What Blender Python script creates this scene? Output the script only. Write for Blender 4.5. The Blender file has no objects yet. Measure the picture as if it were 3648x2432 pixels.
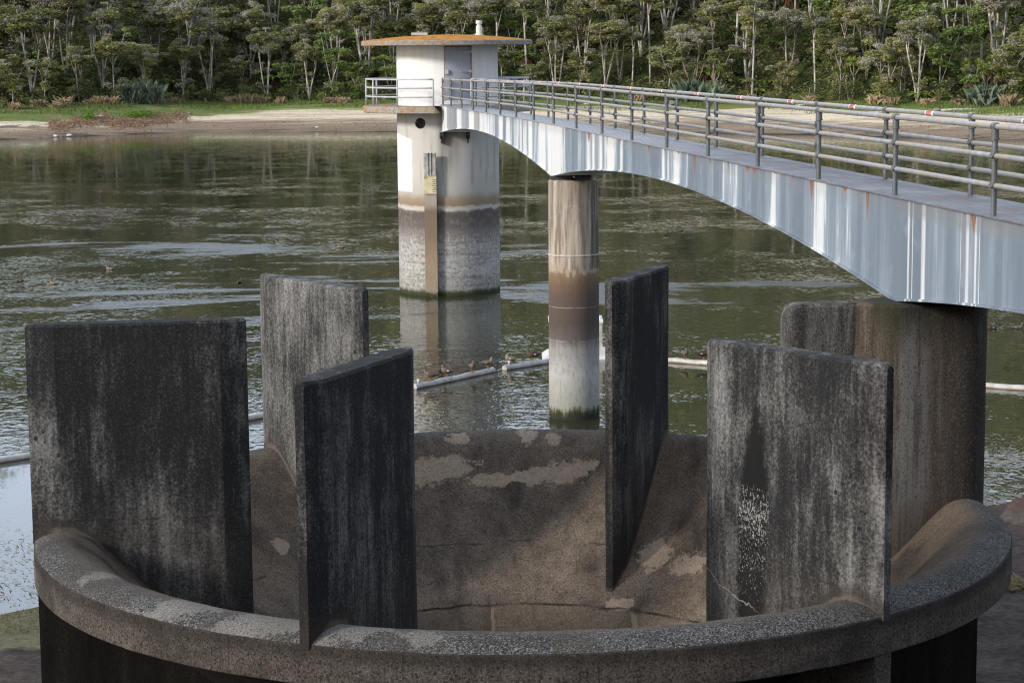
import bpy, bmesh, math, random
from mathutils import Vector, Matrix, Euler, noise as mnoise

S = bpy.context.scene
COL = S.collection
R = math.radians
PI = math.pi
WZ = -3.55                      # water level

# ------------------------------------------------------------------ helpers
def lerp(a, b, t): return a + (b - a) * t
def interp(x, pts):
    if x <= pts[0][0]: return pts[0][1]
    for (x0, y0), (x1, y1) in zip(pts, pts[1:]):
        if x <= x1: return y0 + (y1 - y0) * (x - x0) / (x1 - x0)
    return pts[-1][1]
def sstep(a, b, x):
    t = max(0, min(1, (x - a) / (b - a))); return t * t * (3 - 2 * t)

def tag(o, label=None, cat=None, group=None, kind=None):
    if label: o['label'] = label
    if cat: o['category'] = cat
    if group: o['group'] = group
    if kind: o['kind'] = kind
    return o

def mesh_obj(name, verts, faces, mat=None, parent=None, smooth=False, mats=None, midx=None):
    me = bpy.data.meshes.new(name)
    me.from_pydata(verts, [], faces)
    for m in (mats or ([mat] if mat else [])): me.materials.append(m)
    if midx is not None: me.polygons.foreach_set('material_index', midx)
    if smooth: me.polygons.foreach_set('use_smooth', [True] * len(faces))
    me.update()
    o = bpy.data.objects.new(name, me); COL.objects.link(o)
    if parent: o.parent = parent
    return o

def fix_normals(o):
    bm = bmesh.new(); bm.from_mesh(o.data)
    bmesh.ops.recalc_face_normals(bm, faces=bm.faces); bm.to_mesh(o.data); bm.free()
    return o

def empty(name, loc=(0, 0, 0), rz=0):
    o = bpy.data.objects.new(name, None); COL.objects.link(o)
    o.location = loc; o.rotation_euler = (0, 0, rz); o.empty_display_size = .2
    return o

def copy_tree(o, parent=None):
    c = o.copy(); COL.objects.link(c); c.parent = parent
    for ch in list(o.children): copy_tree(ch, c)
    return c

class MB:
    """collects shapes into one mesh"""
    def __init__(s): s.v = []; s.f = []; s.mi = []; s.cur = 0
    def add(s, verts, faces):
        b = len(s.v); s.v += [tuple(p) for p in verts]
        s.f += [tuple(i + b for i in f) for f in faces]; s.mi += [s.cur] * len(faces)
    def box(s, c, size, rz=0, taper=1.0):
        x, y, z = size[0] / 2, size[1] / 2, size[2] / 2
        cs, sn = math.cos(rz), math.sin(rz); P = []
        for sz in (-1, 1):
            t = taper if sz > 0 else 1
            for sx, sy in ((-1, -1), (1, -1), (1, 1), (-1, 1)):
                a, b = sx * x * t, sy * y * t
                P.append((c[0] + cs * a - sn * b, c[1] + sn * a + cs * b, c[2] + sz * z))
        s.add(P, [(3, 2, 1, 0), (4, 5, 6, 7), (0, 1, 5, 4), (1, 2, 6, 5), (2, 3, 7, 6), (3, 0, 4, 7)])
    def tube(s, pts, rad, n=8, caps=True, closed=False):
        pts = [Vector(p) for p in pts]; N = len(pts)
        rads = rad if isinstance(rad, (list, tuple)) else [rad] * N
        base = len(s.v); up = None; V = []; F = []
        for i, p in enumerate(pts):
            if closed: d = pts[(i + 1) % N] - pts[i - 1]
            else: d = pts[min(i + 1, N - 1)] - pts[max(i - 1, 0)]
            d.normalize()
            if up is None: up = Vector((0, 0, 1)) if abs(d.z) < .9 else Vector((1, 0, 0))
            a = d.cross(up)
            if a.length < 1e-6: a = d.cross(Vector((0, 1, 0)))
            a.normalize(); b = a.cross(d)
            up = b.copy() if abs(d.z) >= .9 or up.z < .99 else up
            for k in range(n):
                t = 2 * PI * k / n
                V.append(p + (a * math.cos(t) + b * math.sin(t)) * rads[i])
        rings = N if closed else N - 1
        for i in range(rings):
            j = (i + 1) % N
            for k in range(n):
                k2 = (k + 1) % n
                F.append((i * n + k, i * n + k2, j * n + k2, j * n + k))
        if caps and not closed:
            F.append(tuple(range(n))[::-1]); F.append(tuple((N - 1) * n + k for k in range(n)))
        s.add(V, F)
    def build(s, name, mat=None, parent=None, smooth=False, mats=None):
        return mesh_obj(name, s.v, s.f, mat, parent, smooth, mats, s.mi if mats else None)

def lathe(name, prof, mat, parent, n=128, center=(0, 0), closed=False, smooth=True, mats=None, a0=0, a1=2 * PI, cap=False):
    V = []; F = []; m = len(prof); full = abs(a1 - a0 - 2 * PI) < 1e-6
    cnt = n if full else n + 1
    for i in range(cnt):
        t = a0 + (a1 - a0) * i / n
        for r, z in prof: V.append((center[0] + r * math.cos(t), center[1] + r * math.sin(t), z))
    for i in range(n):
        j = (i + 1) % cnt
        for k in range(m if closed else m - 1):
            k2 = (k + 1) % m
            F.append((i * m + k, j * m + k, j * m + k2, i * m + k2))
    if cap:
        F.append(tuple(i * m for i in range(cnt))[::-1]); F.append(tuple(i * m + m - 1 for i in range(cnt)))
    o = mesh_obj(name, V, F, mat, parent, smooth, mats); fix_normals(o)
    return o

def auto_smooth(o, ang=40):
    me = o.data
    me.polygons.foreach_set('use_smooth', [True] * len(me.polygons))
    me.set_sharp_from_angle(angle=R(ang))

# ------------------------------------------------------------------ materials
class Mat:
    def __init__(s, name, rough=.8, spec=.3, metal=0.):
        s.m = bpy.data.materials.new(name); s.m.use_nodes = True
        s.nt = s.m.node_tree; s.b = s.nt.nodes['Principled BSDF']
        s.b.inputs['Roughness'].default_value = rough
        s.b.inputs['Specular IOR Level'].default_value = spec
        s.b.inputs['Metallic'].default_value = metal
        g = s.nt.nodes.new('ShaderNodeNewGeometry'); s.P = g.outputs['Position']; s.N = g.outputs['Normal']
        s.geo = g
        s._sep = None
    def new(s, t): return s.nt.nodes.new(t)
    def link(s, a, b): s.nt.links.new(a, b)
    def setin(s, inp, v):
        if isinstance(v, bpy.types.NodeSocket): s.link(v, inp)
        else: inp.default_value = v
    def xyz(s, vec=None):
        n = s.new('ShaderNodeSeparateXYZ'); s.link(vec or s.P, n.inputs[0]); return n.outputs
    def obj(s):
        n = s.new('ShaderNodeTexCoord'); return n.outputs['Object']
    def math(s, op, a, b=0., c=0., clamp=False):
        n = s.new('ShaderNodeMath'); n.operation = op; n.use_clamp = clamp
        s.setin(n.inputs[0], a); s.setin(n.inputs[1], b)
        if op in ('MULTIPLY_ADD', 'SMOOTH_MIN', 'SMOOTH_MAX', 'COMPARE'): s.setin(n.inputs[2], c)
        return n.outputs[0]
    def scale(s, vec, sc, off=(0, 0, 0)):
        n = s.new('ShaderNodeMapping'); s.link(vec or s.P, n.inputs[0])
        n.inputs['Scale'].default_value = sc; n.inputs['Location'].default_value = off; return n.outputs[0]
    def noise(s, sc=1., detail=4., rough=.5, vec=None, dist=0., lac=2.):
        n = s.new('ShaderNodeTexNoise'); s.link(vec or s.P, n.inputs['Vector'])
        n.inputs['Scale'].default_value = sc; n.inputs['Detail'].default_value = detail
        n.inputs['Roughness'].default_value = rough; n.inputs['Distortion'].default_value = dist
        n.inputs['Lacunarity'].default_value = lac
        return n.outputs[0]
    def voro(s, sc=1., vec=None, feat='F1', rnd=1.):
        n = s.new('ShaderNodeTexVoronoi'); s.link(vec or s.P, n.inputs['Vector']); n.feature = feat
        n.inputs['Scale'].default_value = sc; n.inputs['Randomness'].default_value = rnd; return n.outputs
    def ss(s, x, a, b, lo=0., hi=1.):
        n = s.new('ShaderNodeMapRange'); n.interpolation_type = 'SMOOTHSTEP'
        s.setin(n.inputs['Value'], x); n.inputs['From Min'].default_value = a; n.inputs['From Max'].default_value = b
        n.inputs['To Min'].default_value = lo; n.inputs['To Max'].default_value = hi; return n.outputs[0]
    def mr(s, x, a, b, lo=0., hi=1.):
        n = s.new('ShaderNodeMapRange'); s.setin(n.inputs['Value'], x)
        n.inputs['From Min'].default_value = a; n.inputs['From Max'].default_value = b
        n.inputs['To Min'].default_value = lo; n.inputs['To Max'].default_value = hi; return n.outputs[0]
    def mix(s, f, a, b, mode='MIX'):
        n = s.new('ShaderNodeMix'); n.data_type = 'RGBA'; n.blend_type = mode
        s.setin(n.inputs[0], f); s.setc(n.inputs[6], a); s.setc(n.inputs[7], b); return n.outputs[2]
    def setc(s, inp, v):
        if isinstance(v, bpy.types.NodeSocket): s.link(v, inp)
        else: inp.default_value = tuple(v) + ((1.,) if len(v) == 3 else ())
    def ramp(s, f, stops, interp='LINEAR'):
        n = s.new('ShaderNodeValToRGB'); s.setin(n.inputs[0], f); cr = n.color_ramp; cr.interpolation = interp
        while len(cr.elements) < len(stops): cr.elements.new(.5)
        for e, (p, c) in zip(cr.elements, stops):
            e.position = p; e.color = (tuple(c) + (1,)) if len(c) == 3 else c
        return n.outputs[0]
    def bump(s, h, strength=.5, dist=.02, prev=None):
        n = s.new('ShaderNodeBump'); s.link(h, n.inputs['Height']); n.inputs['Strength'].default_value = strength
        n.inputs['Distance'].default_value = dist
        if prev: s.link(prev, n.inputs['Normal'])
        return n.outputs[0]
    def rnd(s):
        n = s.new('ShaderNodeObjectInfo'); return n.outputs['Random']
    def blob(s, c, rad, vec=None):
        """1 at c falling to 0 at ellipsoid radius"""
        n = s.new('ShaderNodeVectorMath'); n.operation = 'SUBTRACT'; s.link(vec or s.P, n.inputs[0]); n.inputs[1].default_value = c
        d = s.new('ShaderNodeVectorMath'); d.operation = 'DIVIDE'; s.link(n.outputs[0], d.inputs[0]); d.inputs[1].default_value = rad
        l = s.new('ShaderNodeVectorMath'); l.operation = 'LENGTH'; s.link(d.outputs[0], l.inputs[0])
        return s.math('SUBTRACT', 1., l.outputs['Value'])
    def done(s, col=None, nrm=None, rough=None):
        if col is not None: s.setc(s.b.inputs['Base Color'], col)
        if nrm is not None: s.link(nrm, s.b.inputs['Normal'])
        if rough is not None: s.setin(s.b.inputs['Roughness'], rough)
        return s.m

def grain(m, c, dk, lt, sc=36., kd=.75, kl=.5, off=0.):
    a = m.noise(sc, 3, .65, m.scale(m.P, (1, 1, 1), (off, 1, 2))); b = m.noise(sc * 1.3, 3, .65, m.scale(m.P, (1, 1, 1), (3, off, 7)))
    c = m.mix(m.ss(a, .52, .60, 0, kd), c, dk)
    return m.mix(m.ss(b, .55, .63, 0, kl), c, lt)

def plain(name, col, rough=.6, metal=0., var=.15, sc=8., spec=.3):
    m = Mat(name, rough, spec, metal)
    f = m.noise(sc, 5, .6)
    d = tuple(c * (1 - var * 1.6) for c in col); l = tuple(min(1, c * (1 + var)) for c in col)
    c = m.ramp(f, [(.3, d), (.7, l)])
    return m.done(c, m.bump(m.noise(sc * 6, 3, .6), .25, .004))

# --- weathered foreground concrete ------------------------------------------------
def concrete_fin(name, dark=0., stain=False):
    m = Mat(name, .92, .2)
    P = m.P
    wv = m.new('ShaderNodeTexNoise'); m.link(P, wv.inputs['Vector']); wv.inputs['Scale'].default_value = 1.6; wv.inputs['Detail'].default_value = 4
    wa = m.new('ShaderNodeVectorMath'); wa.operation = 'SCALE'; m.link(wv.outputs['Color'], wa.inputs[0]); wa.inputs['Scale'].default_value = .20
    wb = m.new('ShaderNodeVectorMath'); wb.operation = 'ADD'; m.link(P, wb.inputs[0]); m.link(wa.outputs[0], wb.inputs[1])
    st = m.noise(1., 6, .66, m.scale(wb.outputs[0], (4.2, 4.2, .55)))          # runs of algae down the face
    blot = m.noise(3.1, 6, .72)
    st2 = m.noise(1., 5, .6, m.scale(P, (17, 17, 1.3)))
    big = m.noise(.75, 4, .55, m.scale(P, (1, 1, .55), (3.1, 1.2, 0)))
    fine = m.noise(27, 5, .78)
    v = m.math('ADD', m.math('MULTIPLY', st, .36), m.math('MULTIPLY', st2, .18))
    v = m.math('ADD', v, m.math('MULTIPLY', big, .49))
    v = m.math('ADD', v, m.math('MULTIPLY', blot, .16)); v = m.math('ADD', v, m.math('MULTIPLY', fine, .40))             # mean ~ .75
    v = m.math('ADD', m.math('MULTIPLY', m.math('SUBTRACT', v, .795), 1.7), .745)
    v = m.math('SUBTRACT', v, .0 + dark)
    base = m.ramp(v, [(.0, (.012, .012, .013)), (.60, (.020, .020, .021)), (.68, (.048, .047, .046)), (.78, (.115, .112, .107)), (.88, (.20, .196, .188)), (1., (.31, .305, .29))])
    # pale aggregate specks / lichen
    sp = m.noise(75, 2, .5)
    spm = m.math('MULTIPLY', m.ss(sp, .62, .72), m.ss(st2, .38, .62))
    base = m.mix(m.math('MULTIPLY', spm, .34), base, (.30, .29, .28))
    # black lichen dots and holes
    vo = m.voro(5.5, m.scale(P, (1, 1, .8)))
    dots = m.ss(vo[0], .17, .11); gate = m.ss(m.noise(.9, 2, .5, m.scale(P, (1, 1, 1), (9, 4, 2))), .52, .6)
    zz = m.xyz(P)[2]
    base = m.mix(m.math('MULTIPLY', m.math('MULTIPLY', dots, gate), .9), base, (.012, .012, .011))
    pits = m.ss(m.noise(30, 2, .5, m.scale(P, (1, 1, 1), (2, 7, 1))), .66, .71)
    base = m.mix(m.math('MULTIPLY', pits, .8), base, (.010, .010, .010))
    # darker damp foot with brown tint just above the bowl
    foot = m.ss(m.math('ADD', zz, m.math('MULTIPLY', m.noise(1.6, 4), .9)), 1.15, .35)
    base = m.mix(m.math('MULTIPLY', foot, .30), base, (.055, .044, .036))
    base = grain(m, base, (.011, .011, .011), m.mix(.28, base, (.34, .33, .315)), 34., .38, .30, 6.)
    fx, fy, fz = m.xyz(P)
    fr_ = m.math('SQRT', m.math('ADD', m.math('MULTIPLY', fx, fx), m.math('MULTIPLY', fy, fy)))
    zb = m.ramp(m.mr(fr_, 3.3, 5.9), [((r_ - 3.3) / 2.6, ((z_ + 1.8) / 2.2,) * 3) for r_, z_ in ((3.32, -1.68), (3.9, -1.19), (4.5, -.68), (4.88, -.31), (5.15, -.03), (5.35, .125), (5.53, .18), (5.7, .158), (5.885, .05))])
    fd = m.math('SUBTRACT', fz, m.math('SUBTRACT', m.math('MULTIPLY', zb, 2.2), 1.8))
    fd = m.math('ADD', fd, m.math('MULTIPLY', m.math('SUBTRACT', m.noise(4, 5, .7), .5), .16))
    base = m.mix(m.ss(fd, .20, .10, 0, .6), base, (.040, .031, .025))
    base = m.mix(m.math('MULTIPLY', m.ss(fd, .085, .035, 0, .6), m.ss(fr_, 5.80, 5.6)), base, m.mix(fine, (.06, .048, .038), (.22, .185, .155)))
    # day joint of the pour
    jz = m.math('ADD', zz, m.math('MULTIPLY', m.noise(2.2, 3), .07))
    jm = m.math('MULTIPLY', m.ss(m.math('ABSOLUTE', m.math('SUBTRACT', jz, .335)), .014, .003), m.ss(m.noise(3., 2), .45, .6))
    base = m.mix(m.math('MULTIPLY', jm, .6), base, (.02, .018, .017))
    if stain:
        o = m.obj(); ox, oy, oz = m.xyz(o)
        wob = m.math('MULTIPLY', m.math('SUBTRACT', m.noise(9, 6, .8), .5), .34)
        wid = m.ramp(m.mr(oz, -.3, 2.3), [(0, (.17, .17, .17)), (.35, (.23, .23, .23)), (.58, (.20, .20, .20)), (.72, (.13, .13, .13)), (.9, (.03, .03, .03)), (1, (0, 0, 0))])
        ds = m.math('ABSOLUTE', m.math('ADD', m.math('SUBTRACT', ox, m.mr(oz, -.3, 2.2, 4.12, 4.2)), wob))
        inside = m.ss(m.math('SUBTRACT', ds, wid), .035, -.035)
        fleck = m.noise(1., 4, .75, m.scale(P, (58, 58, 27)))
        thr = m.ramp(m.mr(oz, -.3, 2.3), [(0, (.66,) * 3), (.12, (.62,) * 3), (.22, (.575,) * 3), (.30, (.58,) * 3), (.44, (.52,) * 3), (.53, (.57,) * 3), (.62, (.74,) * 3), (1, (.80,) * 3)])
        white = m.ss(m.math('SUBTRACT', fleck, thr), -.005, .03)
        stc = m.mix(white, (.010, .010, .010), (.34, .33, .32))
        base = m.mix(m.math('MULTIPLY', inside, .94), base, stc)
        cz = m.math('SUBTRACT', m.math('ADD', oz, m.math('MULTIPLY', m.noise(5, 4, .7), .18)), m.mr(ox, 3.35, 4.2, .17, -.12))
        crack = m.math('MULTIPLY', m.ss(m.math('ABSOLUTE', cz), .012, .003), m.ss(ox, 4.3, 4.0))
        base = m.mix(m.math('MULTIPLY', crack, .6), base, (.36, .33, .30))
    h = m.math('ADD', m.math('MULTIPLY', m.noise(55, 5, .75), 1.), m.math('MULTIPLY', m.noise(9, 4, .6), .8))
    n = m.bump(h, .75, .012)
    return m.done(base, n)

def concrete_bowl():
    m = Mat('bowl_concrete', .93, .2)
    x, y, z = m.xyz(m.P)
    rr = m.math('SQRT', m.math('ADD', m.math('MULTIPLY', x, x), m.math('MULTIPLY', y, y)))
    sp = m.noise(46, 4, .72); mid = m.noise(2.2, 6, .65); big = m.noise(.55, 3, .5)
    # inside of the bowl: brown grey
    inn = m.ramp(m.math('ADD', m.math('MULTIPLY', mid, .55), m.math('MULTIPLY', sp, .45)),
                 [(.3, (.052, .041, .031)), (.45, (.118, .092, .070)), (.55, (.185, .146, .112)), (.7, (.27, .22, .172))])
    warm = m.ss(m.math('ADD', m.math('MULTIPLY', x, .12), big), .45, .95)
    inn = m.mix(m.math('MULTIPLY', warm, .35), inn, m.mix(sp, (.10, .070, .043), (.24, .18, .12)))
    pit = m.noise(24, 3, .6)
    inn = m.mix(m.ss(pit, .57, .66, 0, .55), inn, (.024, .019, .016))
    inn = m.mix(m.ss(m.noise(33, 2, .6, m.scale(m.P, (1, 1, 1), (5, 5, 5))), .60, .68, 0, .6), inn, (.25, .215, .185))
    inn = grain(m, inn, (.022, .017, .014), (.24, .20, .165), 40., .55, .4, 4.)
    # streaks running down the slope
    ang = m.math('ARCTAN2', y, x)
    cv = m.new('ShaderNodeCombineXYZ'); m.link(m.math('MULTIPLY', ang, 9.), cv.inputs[0]); m.link(m.math('MULTIPLY', z, .9), cv.inputs[1]); m.link(rr, cv.inputs[2])
    run = m.noise(1., 4, .6, cv.outputs[0])
    inn = m.mix(m.ss(run, .50, .72, 0, .7), inn, (.030, .024, .020))
    # grey speckled crest and outer slope
    spec = m.noise(58, 3, .75)
    cre = m.ramp(m.math('ADD', m.math('MULTIPLY', spec, .8), m.math('MULTIPLY', mid, .2)), [(.36, (.018, .018, .018)), (.47, (.050, .048, .047)), (.54, (.115, .112, .107)), (.66, (.28, .27, .26))])
    cre = grain(m, cre, (.012, .012, .012), (.36, .35, .335), 34., .8, .6)
    moss = m.ss(m.noise(1.1, 6, .72, m.scale(m.P, (1, 1, 1), (2, 9, 4))), .48, .62)
    cre = m.mix(m.math('MULTIPLY', moss, .55), cre, m.mix(spec, (.016, .015, .012), (.10, .088, .070)))
    cm = m.ss(m.math('ADD', rr, m.math('MULTIPLY', m.math('SUBTRACT', mid, .5), .5)), 5.42, 5.62)
    c = m.mix(cm, inn, cre)
    tr = m.math('MULTIPLY', m.ss(rr, 5.2, 5.45), m.ss(rr, 5.75, 5.5))
    c = m.mix(m.math('MULTIPLY', tr, .2), c, m.mix(spec, (.04, .035, .03), (.18, .155, .135)))
    # pale worn patches
    patches = [((-1.2, 4.78, -.24), (.75, .55, .22)), ((-1.75, 4.45, -.33), (.7, .5, .2)), ((.35, 4.8, -.37), (.75, .4, .16)), ((.8, 4.85, -.27), (.45, .4, .17)),
               ((-.45, 4.7, -.40), (.6, .35, .12)), ((.1, 5.36, .12), (.22, .3, .14)), ((.5, 5.28, .10), (.17, .3, .14)), ((-.9, 5.3, .08), (.25, .3, .12)), ((-1.9, 5.05, .03), (.4, .3, .13)),
               ((1.9, 3.36, -1.22), (.36, .36, .30)), ((2.3, 3.02, -1.30), (.5, .34, .20)), ((1.35, 2.85, -1.80), (.3, .28, .10)),
               ((-3.3, 2.7, -.9), (.18, .2, .26)), ((-2.6, -5.05, .16), (1.0, .36, .3)), ((-3.6, -4.45, .16), (.8, .36, .3)), ((-1.75, -5.3, .12), (.6, .3, .3)),
               ((-4.55, -3.1, .2), (.35, .3, .3)), ((-1.0, -5.55, .1), (.28, .25, .3))]
    acc = None
    for cpos, rad in patches:
        b = m.blob(cpos, rad)
        acc = b if acc is None else m.math('MAXIMUM', acc, b)
    pn = m.math('ADD', acc, m.math('MULTIPLY', m.math('SUBTRACT', m.noise(4.2, 9, .78), .5), 3.0))
    pm = m.ss(pn, .27, .315)
    front = m.ss(y, -2., -3.)
    pc = m.mix(front, m.mix(m.math('ADD', m.math('MULTIPLY', mid, .5), m.math('MULTIPLY', m.ss(pit, .35, .65), .5)), (.24, .178, .130), (.48, .375, .28)), m.mix(m.ss(spec, .36, .50), (.06, .056, .052), (.29, .27, .245)))
    c = m.mix(m.math('MULTIPLY', pm, m.mr(front, 0, 1, .92, .5)), c, pc)
    # joint where the bowl meets the shaft
    jz = m.math('ADD', z, m.math('MULTIPLY', m.math('SUBTRACT', m.noise(2.5, 6, .7), .5), .09))
    jm = m.ss(m.math('ABSOLUTE', m.math('SUBTRACT', jz, -1.86)), .020, .004)
    c = m.mix(m.math('MULTIPLY', jm, m.ss(m.noise(2.1, 3), .38, .55, .25, .8)), c, (.014, .012, .010))
    low = m.ss(jz, -1.86, -1.92)
    c = m.mix(m.math('MULTIPLY', low, .35), c, m.mix(sp, (.09, .066, .046), (.25, .19, .135)))
    for ax, w in ((-.405, .030), (1.545, .05), (-2.2, .025)):
        vx = m.ss(m.math('ABSOLUTE', m.math('SUBTRACT', m.math('ADD', x, m.math('MULTIPLY', m.math('SUBTRACT', m.noise(6, 4), .5), .07)), ax)), w, w * .5)
        vm = m.math('MULTIPLY', m.math('MULTIPLY', vx, low), m.ss(y, 0., .5))
        c = m.mix(m.math('MULTIPLY', vm, .8), c, (.28, .215, .155))
    # upper faint joint
    j2 = m.math('ADD', z, m.math('MULTIPLY', m.math('SUBTRACT', m.noise(2.5, 4, .6), .5), .16))
    jm2 = m.math('MULTIPLY', m.ss(m.math('ABSOLUTE', m.math('SUBTRACT', j2, -1.15)), .016, .004), m.ss(m.noise(2, 2), .47, .55))
    c = m.mix(m.math('MULTIPLY', jm2, .55), c, (.02, .016, .014))
    h = m.math('ADD', m.noise(50, 5, .78), m.math('MULTIPLY', m.noise(7, 4, .6), .7))
    h = m.math('SUBTRACT', h, m.math('MULTIPLY', jm, 1.2))
    h = m.math('ADD', h, m.math('MULTIPLY', pm, -.25))
    return m.done(c, m.bump(h, .8, .014))

def concrete_face():
    m = Mat('rim_face_concrete', .93, .2)
    z = m.xyz(m.P)[2]
    sp = m.noise(50, 4, .75); mid = m.noise(1.7, 5, .65)
    run = m.noise(1., 4, .6, m.scale(m.P, (7, 7, .8)))
    v = m.math('ADD', m.math('MULTIPLY', sp, .45), m.math('ADD', m.math('MULTIPLY', mid, .35), m.math('MULTIPLY', run, .2)))
    c = m.ramp(v, [(.32, (.014, .012, .010)), (.44, (.052, .043, .036)), (.54, (.098, .082, .069)), (.66, (.19, .165, .142)), (.76, (.32, .29, .26))])
    c = grain(m, c, (.014, .012, .010), (.20, .172, .148), 34., .8, .5, 2.)
    c = m.mix(m.ss(m.noise(1.0, 6, .7, m.scale(m.P, (1, 1, 1.6), (1, 6, 2))), .47, .63, 0, .6), c, (.028, .024, .020))
    top = m.ss(m.math('ADD', z, m.math('MULTIPLY', mid, .08)), -.10, .04)
    c = m.mix(m.math('MULTIPLY', top, .55), c, (.018, .016, .014))
    # thin vertical board joints
    x, y, _ = m.xyz(m.P)
    a = m.math('MULTIPLY', m.math('ARCTAN2', y, x), 3.1)
    fr = m.math('ABSOLUTE', m.math('SUBTRACT', m.math('FRACT', a), .5))
    c = m.mix(m.math('MULTIPLY', m.ss(fr, .005, .0015), .5), c, (.012, .01, .009))
    return m.done(c, m.bump(m.math('ADD', sp, m.math('MULTIPLY', mid, .8)), .85, .016))

def concrete_dark():
    m = Mat('shade_black_concrete', .95, .1)  # under-rim shade put into a near-black colour
    v = m.math('ADD', m.math('MULTIPLY', m.noise(40, 4, .7), .5), m.math('MULTIPLY', m.noise(1., 5, .6, m.scale(m.P, (5, 5, .6))), .5))
    c = m.ramp(v, [(.35, (.008, .0075, .007)), (.55, (.020, .018, .016)), (.7, (.050, .044, .038))])
    return m.done(c, m.bump(m.noise(45, 4, .7), .6, .012))

def concrete_pier_f():
    m = Mat('brown_streaked_concrete', .9, .25)
    o = m.obj(); s, t, z = m.xyz(o)
    st = m.noise(1., 5, .6, m.scale(m.P, (5, 5, .5)))
    sp = m.noise(45, 4, .7)
    lich = m.ramp(m.math('ADD', m.math('MULTIPLY', st, .6), m.math('MULTIPLY', sp, .4)), [(.34, (.015, .015, .016)), (.47, (.05, .049, .047)), (.56, (.135, .13, .124)), (.68, (.26, .25, .235))])
    wob = m.math('ADD', m.math('MULTIPLY', m.math('SUBTRACT', m.noise(1., 5, .7, m.scale(m.P, (2.2, 2.2, .5))), .5), .36), m.math('MULTIPLY', m.math('SUBTRACT', m.noise(1., 3, .6, m.scale(m.P, (14, 14, 1.4))), .5), .10))
    ss_ = m.math('ADD', s, wob)
    # bands of colour from the inner end outwards: grey lichen, tan, rust, grey run, brown, dark
    c = m.ramp(m.mr(ss_, 3.3, 5.95), [(.0, (.10, .098, .094)), (.29, (.03, .03, .03)), (.325, (.015, .015, .015)), (.335, (.120, .092, .072)), (.47, (.125, .095, .075)), (.495, (.085, .064, .050)), (.52, (.140, .137, .127)), (.65, (.115, .114, .106)), (.675, (.074, .058, .046)), (.76, (.062, .048, .038)), (.82, (.040, .030, .024)), (1, (.018, .016, .014))])
    inner = m.ss(ss_, 4.18, 4.10)
    c = m.mix(inner, c, lich)
    c = m.mix(m.ss(m.noise(1., 5, .7, m.scale(m.P, (11, 11, .7))), .47, .62, 0, .65), c, (.028, .023, .019))
    c = m.mix(m.ss(m.noise(1., 5, .7, m.scale(m.P, (8, 8, .6), (4, 4, 0))), .55, .68, 0, .5), c, (.17, .155, .14))
    c = m.mix(m.ss(sp, .5, .7, 0, .45), c, (.22, .19, .16))
    c = m.mix(m.ss(m.noise(30, 2, .6), .62, .68, 0, .7), c, (.015, .013, .011))
    topd = m.ss(m.math('ADD', z, m.math('MULTIPLY', st, 1.1)), 2.45, 3.2)
    c = m.mix(m.math('MULTIPLY', m.math('MULTIPLY', topd, m.ss(ss_, 4.2, 4.5)), .85), c, (.016, .014, .010))
    c = grain(m, c, (.016, .014, .012), (.20, .18, .155), 32., .35, .18, 9.)
    green = m.math('MULTIPLY', m.ss(z, 1.5, 2.6), m.math('MULTIPLY', m.ss(s, 4.3, 4.5), m.ss(s, 4.9, 4.6)))
    c = m.mix(m.math('MULTIPLY', green, .4), c, (.045, .045, .018))
    foot = m.ss(m.math('ADD', z, m.math('MULTIPLY', m.noise(2, 4), .4)), .45, .15)
    c = m.mix(m.math('MULTIPLY', foot, .4), c, (.09, .055, .035))
    return m.done(c, m.bump(m.math('ADD', sp, m.noise(8, 3)), .6, .012))

M_FIN = concrete_fin('algae_streaked_concrete', .005); M_FIN_D = concrete_fin('black_algae_shade_concrete', .15); M_FIN_A = concrete_fin('dark_algae_concrete', .105)  # black copy puts the unlit fins' shade into the algae colour
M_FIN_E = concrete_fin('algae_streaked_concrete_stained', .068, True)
M_BOWL = concrete_bowl(); M_FACE = concrete_face(); M_DARK = concrete_dark(); M_PIERF = concrete_pier_f()

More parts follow.
